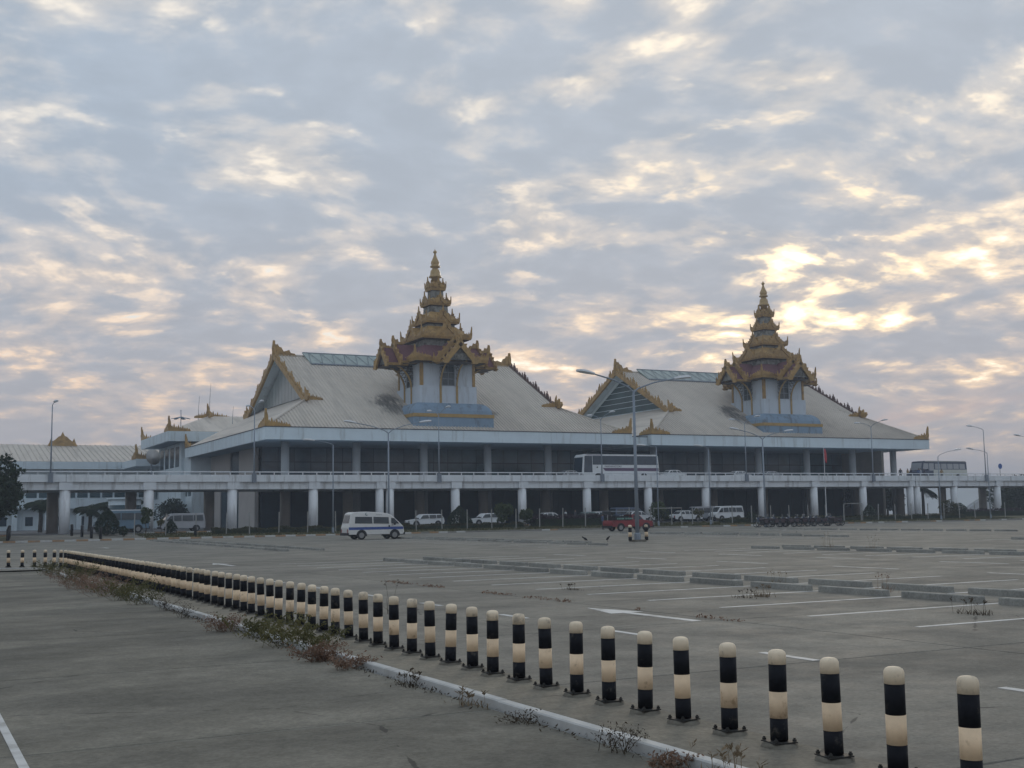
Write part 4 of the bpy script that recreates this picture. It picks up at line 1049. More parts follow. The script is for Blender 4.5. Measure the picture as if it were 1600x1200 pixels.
MB().box(.98, 1.10, -.865, -.85, .93, 1.05).build('door_handle', 'trim_black', vr); MB().box(1.22, 1.36, -.865, -.845, 1.04, 1.08).build('door_handle', 'trim_black', vr)
MB().box(-2.21, -2.08, -.83, -.74, .42, .75).build('rear_corner_trim', 'trim_black', vr)

PK = [(-2.25, .42), (2.2, .40), (2.28, .6), (2.2, .92), (1.25, 1.02), (.78, 1.50), (.6, 1.55), (-.05, 1.55), (-.12, 1.0), (-2.25, 1.02), (-2.32, .75)]
pk = vehicle('pickup_truck', 'old red pickup with a covered bed crossing the lot', 'pickup', (63.45, 98.6, gz(98.6)), 0., PK, 1.68, 'pickup_red', 1.0, .14,
             [[(.08, 1.08), (1.1, 1.06), (.74, 1.44), (.08, 1.46)]], [(-1.35, .34), (1.45, .34)], ((1.24, 1.04), (.8, 1.48)), None, light_z=.74)
pk.scale = (1.04, 1.04, 1.04)
cf = MB()
for x in (-2.2, -1.2, -.2):
    for s in (-.78, .78): cf.tube([(x, s, 1.0), (x, s, 1.82)], .025, 5)
for s in (-.78, .78): cf.tube([(-2.25, s, 1.5), (-.15, s, 1.5)], .02, 5)
cf.build('canopy_frame', 'trim_black', pk)
cv = MB(); cv.box(-2.35, .1, -.84, .84, 1.80, 1.90); cv.build('canopy_roof', 'steel_grey', pk)
MB().box(-2.4, -1.95, -.7, .7, 1.55, 1.86).build('rear_luggage', 'trim_black', pk)
sp = MB().box(-1.85, -.2, -.86, -.84, 1.06, 1.28).build('sign_panel', 'panel_dark', pk)
lt = MB(); xx = -1.78
for wv in (.10, .05, .13, .05, .12, .09, 0, .12, .05, .11, .07, .11, .10):
    if wv: lt.box(xx, xx + wv, -.868, -.862, 1.10, 1.24)
    xx += wv + .045 if wv else .12
lt.build('panel_lettering', 'letter_green', sp)
MB().box(-1.9, -.3, -.55, .55, 1.02, 1.42).build('bed_seats', 'trim_black', pk)

SEDAN = [(-2.05, .32), (2.05, .30), (2.12, .5), (2.05, .74), (1.0, .86), (.45, 1.32), (.2, 1.38), (-.75, 1.38), (-1.0, 1.32), (-1.45, .92), (-2.05, .88), (-2.12, .6)]
WAGON = [(-2.05, .32), (2.05, .30), (2.12, .5), (2.05, .76), (1.0, .88), (.55, 1.34), (.3, 1.42), (-1.6, 1.42), (-1.8, 1.36), (-2.05, .92), (-2.12, .6)]
VAN2 = [(-2.25, .35), (2.2, .33), (2.28, .55), (2.2, .95), (1.9, 1.15), (1.35, 1.78), (1.1, 1.88), (-1.9, 1.90), (-2.12, 1.8), (-2.25, .95)]
SW = [[(-.85, .94), (-.12, .93), (-.12, 1.30), (-.8, 1.30)], [(-.02, .93), (.85, .92), (.42, 1.26), (-.02, 1.29)]]
SWS = [[(-1.3, .95), (-.62, .94), (-.62, 1.29), (-.9, 1.28)], [(-.52, .94), (.1, .93), (.1, 1.31), (-.52, 1.31)], [(.18, .93), (.85, .91), (.42, 1.26), (.18, 1.29)]]
WW = [[(-1.92, .98), (-1.2, .97), (-1.2, 1.33), (-1.72, 1.33)], [(-1.1, .96), (-.3, .95), (-.3, 1.34), (-1.1, 1.34)], [(-.2, .95), (.85, .93), (.48, 1.29), (-.2, 1.33)]]
V2 = [[(-2.05, 1.12), (-1.05, 1.12), (-1.05, 1.68), (-1.95, 1.68)], [(-.95, 1.12), (.1, 1.12), (.1, 1.68), (-.95, 1.68)], [(.2, 1.12), (.95, 1.12), (.95, 1.66), (.2, 1.68)], [(1.05, 1.12), (1.75, 1.12), (1.32, 1.6), (1.05, 1.64)]]
def car(label, x, rz, prof, wins, paint, y=123.5, name='parked_car', cat='car', z=.75, W=1.68, **kw):
    wag = prof is WAGON; van = prof is VAN2
    return vehicle(name, label, cat, (x, y, z), rz, prof, W, paint, .88 if not van else 1.08, .22 if not van else .15, wins, [(-1.3, .31), (1.32, .31)],
                   ((1.0, .89), (.5, 1.30)) if not van else ((1.92, 1.15), (1.38, 1.75)), ((-2.04, .95), (-1.83, 1.32)) if wag else ((-2.23, 1.1), (-2.13, 1.72)) if van else ((-1.43, .95), (-1.03, 1.29)), light_z=.62, group='cars parked before the terminal', **kw)


PI = math.pi
car('white station wagon facing left right of the minibus', 52.4, PI, WAGON, WW, 'car_white')
car('white hatchback facing left behind the round bush', 60.1, PI, WAGON, WW, 'car_white')
car('low white sedan behind the dark purple hedge', 68.5, PI, SEDAN, SWS, 'car_white', 124.5)
car('grey green sedan left of the red pickup', 73.2, PI, SEDAN, SWS, 'car_green', 123.0)
car('white wagon behind the grey green sedan', 76.3, PI, WAGON, WW, 'car_white', 126.2)
car('dark blue van roof showing behind the pickup cab', 81.3, 0, VAN2, V2, 'car_navy', 126.5, 'parked_van', 'van')
car('white sedan hidden behind the pickup cab', 80.2, 0, SEDAN, SWS, 'car_white', 122.6)
car('white sedan facing right past the small round tree', 88.0, 0, SEDAN, SWS, 'car_white', 123.5)
car('white passenger van facing left behind the motorcycles', 94.3, PI, VAN2, V2, 'car_white', 123.4, 'parked_van', 'van')
car('grey van nose peeking left of the white passenger van', 93.0, PI, VAN2, V2, 'silver_and_sky_pane', 127., 'parked_van', 'van')
car('silver van parked by the left road pillars', 26.0, PI, VAN2, V2, 'silver_and_sky_pane', 125.4, 'parked_van', 'van')
bv = car('blue minibus with a white roof on the far left', 20.0, PI, VAN2, V2, 'van_blue', 125.6, 'parked_van', 'van'); bv.scale = (1.15, 1.15, 1.18)
MB().box(-2.0, 1.2, -.66, .66, 1.88, 1.98).build('roof', 'car_white', bv)
car('white car on the elevated road behind the coach', 91.0, PI, SEDAN, SWS, 'car_white', 130.8, z=6.15)
car('white car roof left of the coach on the elevated road', 75.5, PI, SEDAN, SWS, 'silver_and_sky_pane', 131.4, z=6.05)
car('pale car on the elevated road before the right hall', 103.0, PI, SEDAN, SWS, 'car_white', 132.2, z=6.1)
car('second pale car on the elevated road before the right hall', 108.5, PI, SEDAN, SWS, 'silver_and_sky_pane', 132.2, z=6.1)

BUS = [(-5.95, .45), (5.9, .42), (6.0, .7), (5.99, 1.0), (5.78, 3.2), (5.5, 3.5), (-5.6, 3.5), (-5.85, 3.3), (-6.0, 1.5)]
b1 = vehicle('coach_bus', 'long white coach with dark windows on the elevated road', 'bus', (84.35, 133.6, 6.15), PI, BUS, 2.45, 'car_white', 1.7, .03,
             [[(-5.75, 2.13), (4.4, 2.13), (4.4, 3.3), (-5.6, 3.3)], [(4.46, 1.0), (5.75, 1.0), (5.6, 3.28), (4.46, 3.28)]], [(-3.5, .48), (3.6, .48)], ((5.98, 1.1), (5.79, 3.1)), ((-5.98, 1.9), (-5.88, 3.0)),
             [([(-5.85, 1.32), (2.5, 1.32), (2.9, 1.72), (-5.85, 1.72)], 'bus_purple'), ([(3.0, 3.36), (5.3, 3.36), (5.3, 3.44), (3.0, 3.44)], 'bus_purple')], 'bus_glass', light_z=.9)
try:
    cu_ = bpy.data.curves.new('lettering', 'FONT'); cu_.body = 'MANDAR KOTOKU'; cu_.size = .30; cu_.extrude = .004
    to = bpy.data.objects.new('lettering_tmp', cu_); C.objects.link(to); bpy.context.view_layer.update()
    me = bpy.data.meshes.new_from_object(to.evaluated_get(bpy.context.evaluated_depsgraph_get())); bpy.data.objects.remove(to)
    me.materials.clear(); me.materials.append(MATS['letter_dark'])
    lo = link('side_lettering', me, b1); lo.location = (2.6, 1.228, 1.83); lo.rotation_euler = (rad(90), 0, PI)
except Exception as ex: print('text', ex)
BUS2 = [(-5.1, .45), (4.3, .42), (5.3, .5), (5.35, .9), (5.2, 1.35), (4.45, 1.55), (4.15, 2.85), (3.8, 2.98), (-4.95, 2.98), (-5.15, 2.8), (-5.2, 1.3)]
vehicle('old_bus', 'old cream and dark blue bus with bonnet on the elevated road, far right', 'bus', (141.9, 132.6, 6.15), PI, BUS2, 2.35, 'bus_navy', 1.55, .03,
        [[(x, 1.75), (x + 1.15, 1.75), (x + 1.15, 2.55), (x, 2.55)] for x in (-4.7, -3.4, -2.1, -.8, .5)] + [[(1.9, 1.5), (2.9, 1.5), (2.9, 2.6), (1.9, 2.6)], [(3.05, 1.7), (4.2, 1.7), (3.98, 2.6), (3.05, 2.6)]], [(-3.2, .47), (4.1, .47)], ((4.44, 1.6), (4.2, 2.7)), ((-5.18, 1.6), (-5.15, 2.6)),
        [([(-5.12, .6), (2.0, .6), (2.0, 1.66), (-5.12, 1.66)], 'bus_cream'), ([(-5.0, 2.84), (3.7, 2.84), (3.7, 2.90), (-5.0, 2.90)], 'bus_cream')], 'silver_and_sky_pane', light_z=.95)  # silver panes: bright sky seen through the bus put into the window colour

# motorcycles
mc = empty('motorcycle', 'dark motorcycle at the left end of the parked row', 'motorcycle', (0, 0, 0), 0, 'motorcycles parked in a row')
def wheel(parent, x, r=.30):
    t = MB(); ring = [(r - .07, 0), (r - .05, .045), (r - .015, .05), (r, .0), (r - .015, -.05), (r - .05, -.045)]
    vs = [(x + rr * math.cos(q), o, r + rr * math.sin(q)) for rr, o in ring for q in [k * math.tau / 18 for k in range(18)]]
    t.add(vs, [(i * 18 + k, i * 18 + (k + 1) % 18, ((i + 1) % 6) * 18 + (k + 1) % 18, ((i + 1) % 6) * 18 + k) for i in range(6) for k in range(18)])
    w = t.build('wheel', 'rubber', parent, True); s = MB()
    for k in range(6): s.tube([(x, 0, r), (x + (r - .06) * math.cos(k * 1.047), 0, r + (r - .06) * math.sin(k * 1.047))], .012, 4)
    s.build('spokes', 'chrome', w)


wheel(mc, -.62); wheel(mc, .62)
MB().tube([(.62, .07, .3), (.48, .07, .72), (.40, .03, .95)], .022, 5).tube([(.62, -.07, .3), (.48, -.07, .72), (.40, -.03, .95)], .022, 5).build('fork', 'chrome', mc)
MB().tube([(.40, -.34, 1.02), (.44, -.1, .97), (.44, .1, .97), (.40, .34, 1.02)], .018, 5).build('handlebar', 'trim_black', mc)
MB().tube([(.42, 0, .9), (.05, 0, .62), (-.25, 0, .6), (-.62, 0, .32)], .035, 5).tube([(.40, 0, .8), (.2, 0, .3), (-.2, 0, .28), (-.3, 0, .6)], .028, 5).build('frame', 'trim_black', mc)
tk = MB(); tk.lathe([(.02, -.28), (.11, -.2), (.14, 0), (.12, .18), (.03, .26)], n=10); to = tk.build('tank', 'tank_dark', mc, True); to.rotation_euler = (0, rad(84), 0); to.location = (.15, 0, .76)
st_ = MB(); st_.add([(-.75, -.1, .80), (-.05, -.12, .72), (-.05, .12, .72), (-.75, .1, .80), (-.72, -.11, .87), (-.1, -.13, .79), (-.1, .13, .79), (-.72, .11, .87)], [(0, 3, 2, 1), (4, 5, 6, 7), (0, 1, 5, 4), (1, 2, 6, 5), (2, 3, 7, 6), (3, 0, 4, 7)]); st_.build('seat', 'trim_black', mc)
MB().frus(.05, 0, .24, .62, .22, .17, .13, .11).build('engine', 'iron', mc)
MB().frus(-.42, 0, .45, .78, .16, .24, .09, .10).build('side_cover', 'tank_dark', mc)
MB().frus(.40, 0, .55, .98, .07, .10, .16, .11).build('leg_shield', 'bus_navy', mc)
MB().tube([(.15, -.13, .32), (-.2, -.15, .26), (-.8, -.15, .36)], .04, 6).build('exhaust', 'chrome', mc)
MB().lathe([(.03, 0), (.085, .06), (.09, .1)], n=10).build('headlight', 'chrome', mc, loc=(.50, 0, .86)).rotation_euler = (0, rad(90), 0)
fd = MB()
fd.plate([(.37 * math.cos(q), .37 * math.sin(q)) for q in [rad(20 + 14 * k) for k in range(9)]] + [(.33 * math.cos(q), .33 * math.sin(q)) for q in [rad(132 - 14 * k) for k in range(9)]], V(-.62, 0, .3), V(1, 0, 0), V(0, 0, 1), .12)
fd.plate([(.36 * math.cos(q), .36 * math.sin(q)) for q in [rad(40 + 14 * k) for k in range(8)]] + [(.33 * math.cos(q), .33 * math.sin(q)) for q in [rad(138 - 14 * k) for k in range(8)]], V(.62, 0, .3), V(1, 0, 0), V(0, 0, 1), .11)
fd.build('fenders', 'bus_navy', mc)
MB().tube([(.46, -.2, 1.0), (.46, -.3, 1.16)], .01, 4).box(.44, .46, -.36, -.26, 1.14, 1.22).box(.44, .46, .26, .36, 1.14, 1.22).build('mirrors', 'chrome', mc)
bx = np.linspace(81.4, 91.8, 17)
for i, x in enumerate(bx):
    y = 100. + (.9 if i % 3 == 1 else 0) + random.uniform(-.25, .25); lo = (x + random.uniform(-.12, .12), y, gz(y)); rz = rad(138 + random.uniform(-22, 18))
    lb = 'dark motorcycle, %s from the left end of the parked row' % ORD[i]
    if i == 0: mc.location = lo; mc.scale = (1.1, 1.1, 1.1); mc.rotation_euler = (rad(6), 0, rz); mc['label'] = lb
    else:
        c = dup(mc, lb, lo, rz); c.rotation_euler = (rad(random.uniform(3, 9)), 0, rz)

# ------------------------------------------------------------------ people
def clothes(name, shirt, legs, skin=(.17, .10, .07)):
    m = bpy.data.materials.new(name); m.use_nodes = True; t = m.node_tree; q = NG(t); b = t.nodes['Principled BSDF']
    z = q.n('ShaderNodeSeparateXYZ', {0: q.n('ShaderNodeTexCoord').outputs['Object']}).outputs[2]
    c = q.mix(q.m('GREATER_THAN', z, .92), legs, shirt); c = q.mix(q.m('GREATER_THAN', z, 1.45), c, skin); c = q.mix(q.m('GREATER_THAN', z, 1.63), c, (.012, .011, .010))
    t.links.new(c, b.inputs['Base Color']); b.inputs['Roughness'].default_value = .8; MATS[name] = m


clothes('cloth_white', (.6, .62, .64), (.04, .045, .06)); clothes('cloth_dark', (.04, .045, .06), (.03, .03, .035)); clothes('cloth_tan', (.30, .22, .12), (.05, .06, .10)); clothes('cloth_blue', (.05, .08, .16), (.05, .04, .04))
PV = [(0, 0, .93), (0, 0, 1.15), (0, .0, 1.38), (0, 0, 1.50), (0, .01, 1.60), (0, .01, 1.70), (.19, 0, 1.40), (.24, .02, 1.14), (.25, -.06, .90), (-.19, 0, 1.40), (-.24, .02, 1.14), (-.25, -.06, .90), (.10, 0, .88), (.11, -.02, .48), (.11, .02, .08), (.12, -.13, .04), (-.10, 0, .88), (-.11, -.02, .48), (-.11, .02, .08), (-.12, -.13, .04)]
PE = [(0, 1), (1, 2), (2, 3), (3, 4), (4, 5), (2, 6), (6, 7), (7, 8), (2, 9), (9, 10), (10, 11), (0, 12), (12, 13), (13, 14), (14, 15), (0, 16), (16, 17), (17, 18), (18, 19)]
PR = [.15, .14, .15, .055, .095, .085, .065, .045, .035, .065, .045, .035, .09, .06, .042, .035, .09, .06, .042, .035]
def person(label, x, y, z, m, rz=0., sc=1.):
    me = bpy.data.meshes.new('person'); me.from_pydata(PV, PE, []); me.materials.append(MATS[m])
    o = link('person', me); o.location = (x, y, z); o.rotation_euler = (0, 0, rz); o.scale = (sc, sc, sc)
    sk = o.modifiers.new('skin', 'SKIN'); sk.use_smooth_shade = True
    for i, r in enumerate(PR): me.skin_vertices[0].data[i].radius = (r, r * (.75 if i < 3 else 1))
    me.skin_vertices[0].data[0].use_root = True
    ss = o.modifiers.new('sub', 'SUBSURF'); ss.levels = 1; ss.render_levels = 1
    tag(o, label, 'person', 'people waiting on the elevated road' if z > 3 else 'people by the cars')


for i, (x, m, lb) in enumerate(((131.2, 'cloth_dark', 'person in dark clothes standing nearest the last column'), (132.9, 'cloth_tan', 'person in a tan shirt on the elevated road'), (133.8, 'cloth_dark', 'person in dark clothes beside the one in tan'),
                                (134.9, 'cloth_blue', 'person in a dark blue shirt in the middle of the group'), (135.5, 'cloth_white', 'person in a white shirt on the elevated road'), (136.5, 'cloth_dark', 'person in dark clothes nearest the old bus bonnet'), (139.6, 'cloth_tan', 'person in tan before the old bus door'))):
    person(lb, x, 129.6 + .25 * (i % 3), 6.15, m, random.uniform(0, 6), random.uniform(.96, 1.06))
person('person in dark clothes standing left of the red pickup', 66.6, 108.5, gz(108.5), 'cloth_blue', .5)
person('person in dark clothes between the low white sedan and the green sedan', 70.9, 121.6, .75, 'cloth_dark', 1.5)
person('person in a white shirt by the grey green sedan', 72.3, 126.4, .75, 'cloth_white', 1.5)

# ------------------------------------------------------------------ vegetation
def leaves(pts, size, m, name, parent=None, stretch=1.6, upbias=0.):
    n = len(pts); pts = np.asarray(pts, float)
    a = rng.normal(size=(n, 3)); a[:, 2] += upbias; a /= np.linalg.norm(a, axis=1)[:, None]
    b = rng.normal(size=(n, 3)); b -= (b * a).sum(1)[:, None] * a; b /= np.linalg.norm(b, axis=1)[:, None]
    s = size * rng.uniform(.6, 1.35, (n, 1)); L = a * s * stretch; Wd = b * s * .5; c = np.cross(a, b) * s * .18
    v = np.stack([pts - L * .5, pts + Wd + c, pts + L * .5, pts - Wd + c], 1).reshape(-1, 3)
    me = bpy.data.meshes.new(name); f = np.arange(4 * n).reshape(-1, 4)
    me.from_pydata(v.tolist(), [], f.tolist()); me.materials.append(MATS[m]); me.update()
    return link(name, me, parent)


def blob(n, c, r, hollow=.35):
    """points in an uneven ellipsoid shell"""
    d = rng.normal(size=(n, 3)); d /= np.linalg.norm(d, axis=1)[:, None]
    rr = rng.uniform(hollow, 1, (n, 1)) ** .5
    lump = 1 + .16 * np.sin(d[:, :1] * 7 + c[0]) * np.cos(d[:, 1:2] * 6 + c[1]) + .1 * np.sin(d[:, 2:3] * 9)
    return np.array(c) + d * rr * lump * np.array(r)


def tree(label, x, y, z, H, R, n, m, size, trunk=.14, clumps=9, cz=.66, squash=.75, group=None, name='tree'):
    T = empty(name, label, 'tree', (x, y, z), 0, group)
    t = MB().tube([(0, 0, -.1), (.05, 0, H * .25), (-.04, .05, H * .55), (0, 0, H * .8)], trunk, 7, trunk * .35)
    P = []
    for k in range(clumps):
        a = random.uniform(0, 6.28); u = random.uniform(.15, .75) * R; zz_ = H * cz + random.uniform(-.28, .30) * H * .7
        cc = (u * math.cos(a), u * math.sin(a), zz_); t.tube([(0, 0, H * random.uniform(.3, .5)), (cc[0] * .5, cc[1] * .5, (zz_ + H * .45) / 2), cc], trunk * .4, 5, trunk * .1)
        P.append(blob(n // clumps, cc, (R * random.uniform(.35, .55), R * random.uniform(.35, .55), R * random.uniform(.3, .45) * squash / .75)))
    t.build('trunk', 'trunk', T); leaves(np.concatenate(P), size, m, 'crown', T); return T


def shrub(label, x, y, z, H, R, n, m, size, cone=False, group=None, name='shrub'):
    T = empty(name, label, 'shrub', (x, y, z), 0, group)
    MB().tube([(0, 0, -.1), (0, 0, H * .5)], .05, 6).build('stem', 'trunk', T)
    if cone:
        u = rng.uniform(0, 1, n) ** .8; a = rng.uniform(0, math.tau, n); prof = np.where(u < .25, .75 + u, 1 - ((u - .25) / .75) ** 1.7) * R
        rr = prof * rng.uniform(.72, 1.02, n); p = np.stack([rr * np.cos(a), rr * np.sin(a), .08 + u * H], 1)
    else: p = blob(n, (0, 0, H * .55), (R, R, H * .47), .4)
    leaves(p, size, m, 'foliage', T); return T


def hedge(label, x0, x1, y0, y1, z, h, m, n, size=.09):
    p = np.stack([rng.uniform(x0, x1, n), rng.uniform(y0, y1, n), z + h * rng.uniform(.0, 1, n) ** .6], 1)
    p[:, 2] += .10 * np.sin(p[:, 0] * 1.9) * (p[:, 2] - z) / h + .06 * np.sin(p[:, 0] * 5.3 + p[:, 1])
    o = leaves(p, size, m, 'hedge'); tag(o, label, 'hedge'); c = MB(); c.box(x0 + .1, x1 - .1, y0 + .1, y1 - .1, z - .1, z + h * .7); c.build('core', 'leaf_dark', o); return o


tree('dense dark broadleaf tree at the left edge', 6.8, 113.6, .4, 7.8, 4.0, 9000, 'leaf_dark', .24, .2, 12, .55, .9)
shrub('large dark dome shaped shrub before the blue minibus', 17.4, 117.3, .62, 2.5, 1.15, 2600, 'leaf_dark', .12, True)
shrub('small dark round shrub before the silver van', 23.3, 117.4, .62, 1.3, .62, 900, 'leaf_dark', .1, True)
shrub('low scrubby shrub between the minibus and its dome shrub', 18.6, 115.6, .5, .9, .45, 500, 'leaf_dark', .1)
tree('thin young green tree left of the silver van', 20.9, 117.2, .6, 2.6, .9, 900, 'leaf_green', .13, .05, 5)
tree('tiny yellowish sapling beside the silver van nose', 22.2, 116.6, .6, 1.5, .55, 250, 'weed_green', .11, .03, 4)
shrub('dark domed shrub right of the station wagon', 53.8, 117.2, .62, 2.25, 1.35, 2600, 'leaf_dark', .12, True)
tree('round bright green tree before the white hatchback', 59.3, 117.4, .62, 2.6, 1.25, 2400, 'leaf_green', .13, .07, 8, .58, 1.)
tree('smaller round green tree before a road pillar', 61.6, 116.8, .6, 2.2, .95, 1500, 'leaf_green', .13, .06, 7, .6, 1.)
tree('round green tree right of the tall lamp', 79.6, 117.0, .6, 2.7, 1.25, 2300, 'leaf_green', .13, .07, 8, .58, 1.)
tree('sparse yellowish sapling left of the white sedan', 84.6, 116.2, .55, 1.9, .7, 350, 'weed_green', .13, .04, 5)
shrub('dark small shrub before the white passenger van', 92.2, 115.6, .5, 1.25, .7, 900, 'leaf_dark', .1)
shrub('dark domed shrub right of the flag pole', 112.6, 117.0, .6, 1.9, .95, 1300, 'leaf_dark', .12, True)
shrub('green domed shrub before the double road pillar', 127.0, 117.2, .6, 2.3, 1.2, 1500, 'leaf_hedge', .12)
shrub('dark round shrub right of the double road pillar', 129.4, 117.4, .6, 1.9, .95, 1200, 'leaf_dark', .12)
shrub('dark pointed shrub before the grey hangar', 144.5, 122., .75, 2.3, 1.2, 1500, 'leaf_dark', .12, True)
shrub('broad dark shrub at the far right', 152.5, 121., .75, 2.5, 1.5, 1800, 'leaf_dark', .12, True)
shrub('dark shrub cut by the right edge', 156.4, 121., .75, 1.6, 1.5, 1500, 'leaf_dark', .12)
hedge('low clipped hedge left of the minibus', 27.0, 41.0, 115.3, 117.0, .5, .55, 'leaf_hedge', 9000)
hedge('low clipped hedge right of the minibus', 46.0, 61.0, 115.6, 116.9, .5, .55, 'leaf_hedge', 9000)
hedge('dark purple hedge left of the red pickup', 62.6, 72.8, 116.2, 117.6, .55, 1.25, 'leaf_purple', 9000)
hedge('low green hedge behind the motorcycles', 88.0, 106.0, 115.4, 116.8, .5, .65, 'leaf_hedge', 9000)
hedge('low dull hedge right of the flag pole', 107.0, 128.5, 115.4, 116.8, .5, .6, 'leaf_hedge', 9000)
hedge('long dark purple hedge at the far right', 130.5, 160., 119., 120.4, .75, .95, 'leaf_purple', 9000)
# grass blades in the strip
n = 16000; p = np.stack([rng.uniform(20, 135, n), rng.uniform(112.2, 118.4, n), np.zeros(n)], 1); p[:, 2] = .36 + (p[:, 1] - 112) / 6.6 * .36
go = leaves(p, .10, 'grass_blade', 'strip_grass', None, 2.4, 2.5); tag(go, 'short dry grass growing over the planting strip', 'grass', kind='stuff')


def palm(label, x, y, z, H, R, nf=16):
    T = empty('palm_tree', label, 'palm', (x, y, z), 0, 'palms behind the elevated road')
    MB().tube([(0, 0, -.1), (.06, 0, H * .5), (0, 0, H)], .28, 8, .2).build('trunk', 'palm_trunk', T)
    c = MB()
    for k in range(nf):
        a = k * 2.4 + random.uniform(-.2, .2); e = -.45 + 1.75 * ((k * .618) % 1); d = V(math.cos(a), math.sin(a), 0); L = R * random.uniform(.8, 1.1); t = V(-d.y, d.x, 0)
        pts = [V(0, 0, H) + d * (L * u * math.cos(e * (1 - u))) + V(0, 0, L * (u * math.sin(e) - .42 * u * u)) for u in (0, .2, .4, .6, .8, 1)]
        c.tube(pts, .03, 4, .01)
        for i in range(1, 6):
            for q in (0, .33, .66):
                o = pts[i - 1].lerp(pts[i], q)
                for s in (-1, 1): c.poly([o, o + t * (s * .45) + d * .25 + V(0, 0, -.12), o + t * (s * .8) + d * .4 + V(0, 0, -.42), o + t * (s * .42) + d * .12 + V(0, 0, -.2)])
    c.build('crown', 'leaf_palm', T); return T


palm('short palm just right of the first double pillar', 21.6, 160, .75, 2.8, 1.6, 46)
palm('short palm left of the first double pillar', 15.3, 156, .75, 3.4, 1.6, 46)
palm('far small palm behind the blue minibus, left one', 26.4, 178, .75, 3.6, 1.5, 40)
palm('far small palm behind the blue minibus, middle one', 27.9, 180, .75, 3.7, 1.5, 40)
palm('far small palm behind the blue minibus, right one', 30.3, 181, .75, 3.5, 1.5, 40)
palm('bushy palm under the elevated road before the hangar', 151.5, 145, .75, 4.6, 2.1, 46)
tree('dark tree beyond the right end of the terminal', 146.5, 148, .75, 6.2, 2.6, 3600, 'leaf_dark', .26, .2, 9, .55, 1.2)
tree('dark tree filling the gap left of the double pillar', 139.0, 147, .75, 6.2, 2.0, 2600, 'leaf_dark', .26, .2, 8, .55, 1.2)
tree('dark tree at the far right under the elevated road', 178.5, 150, .75, 6.5, 4.2, 4200, 'leaf_dark', .3, .25, 10, .5, 1.1)
tree('broad dark tree beyond the right edge under the road', 186, 152, .75, 6.8, 4.5, 3600, 'leaf_dark', .3, .25, 10, .5, 1.1)
tree('low spreading tree beneath the side block windows', 36.0, 180, .75, 4.2, 3.4, 2600, 'leaf_dark', .22, .15, 8, .62, .7)


# weeds along the kerb and in the joints
def weed(label, x, y, z, h, r, n, m, name='weed_clump', group='weeds along the white kerb'):
    T = empty(name, label, 'weed', (x, y, z), 0, group); c = MB(); lf = []
    for k in range(max(5, n // 12)):
        a = random.uniform(0, 6.28); L = r * random.uniform(.3, 1.); hh = h * random.uniform(.45, 1.)
        b0 = V(random.gauss(0, r * .25), random.gauss(0, r * .25), 0); tip = b0 + V(L * math.cos(a), L * math.sin(a), hh); mid_ = b0.lerp(tip, .5) + V(0, 0, hh * .12)
        c.tube([b0, mid_, tip], .004, 3, .0015)
        for q in range(30):
            u = random.uniform(.25, 1.); o = (b0.lerp(mid_, u * 2) if u < .5 else mid_.lerp(tip, u * 2 - 1)); lf.append(o + V(random.gauss(0, .03), random.gauss(0, .03), random.gauss(0, .025)))
    c.build('stems', m, T); leaves([tuple(q) for q in lf], .024 if m == 'weed_green' else .016 if m == 'weed_brown' else .011, m, 'leaves', T, 2.4); return T


def tuft(label, x, y, z, h, n, m, spread=.12, name='grass_tuft', group='dry tufts in the joints', cat='grass tuft'):
    c = MB(); n = int(n * 1.3); h *= .8
    for k in range(n):
        a = random.uniform(0, 6.28); tall = random.random() < .16
        b0 = V(random.gauss(0, spread * .6), random.gauss(0, spread * 1.3), 0); hh = h * (random.uniform(.7, 1.) if tall else random.uniform(.12, .42)); ln_ = random.uniform(.15, .5) * hh if tall else random.uniform(.5, 1.6) * hh
        w = V(-math.sin(a), math.cos(a), 0) * (.003 if tall else .006); tip = b0 + V(math.cos(a) * ln_, math.sin(a) * ln_, hh); m_ = b0.lerp(tip, .55) + V(0, 0, hh * .15)
        c.add([b0 - w, b0 + w, m_ + w * .8, m_ - w * .8, tip], [(0, 1, 2, 3), (3, 2, 4)])
        if tall:
            for q in range(6):
                o = m_.lerp(tip, random.random()); e = V(random.gauss(0, .02), random.gauss(0, .02), .02); f = V(random.gauss(0, .008), random.gauss(0, .008), .0)
                c.add([o, o + e + f, o + e * 1.8, o + e - f], [(0, 1, 2, 3)])
    o = c.build(name, m, None, False, None, (x, y, z)); tag(o, label, cat, group)


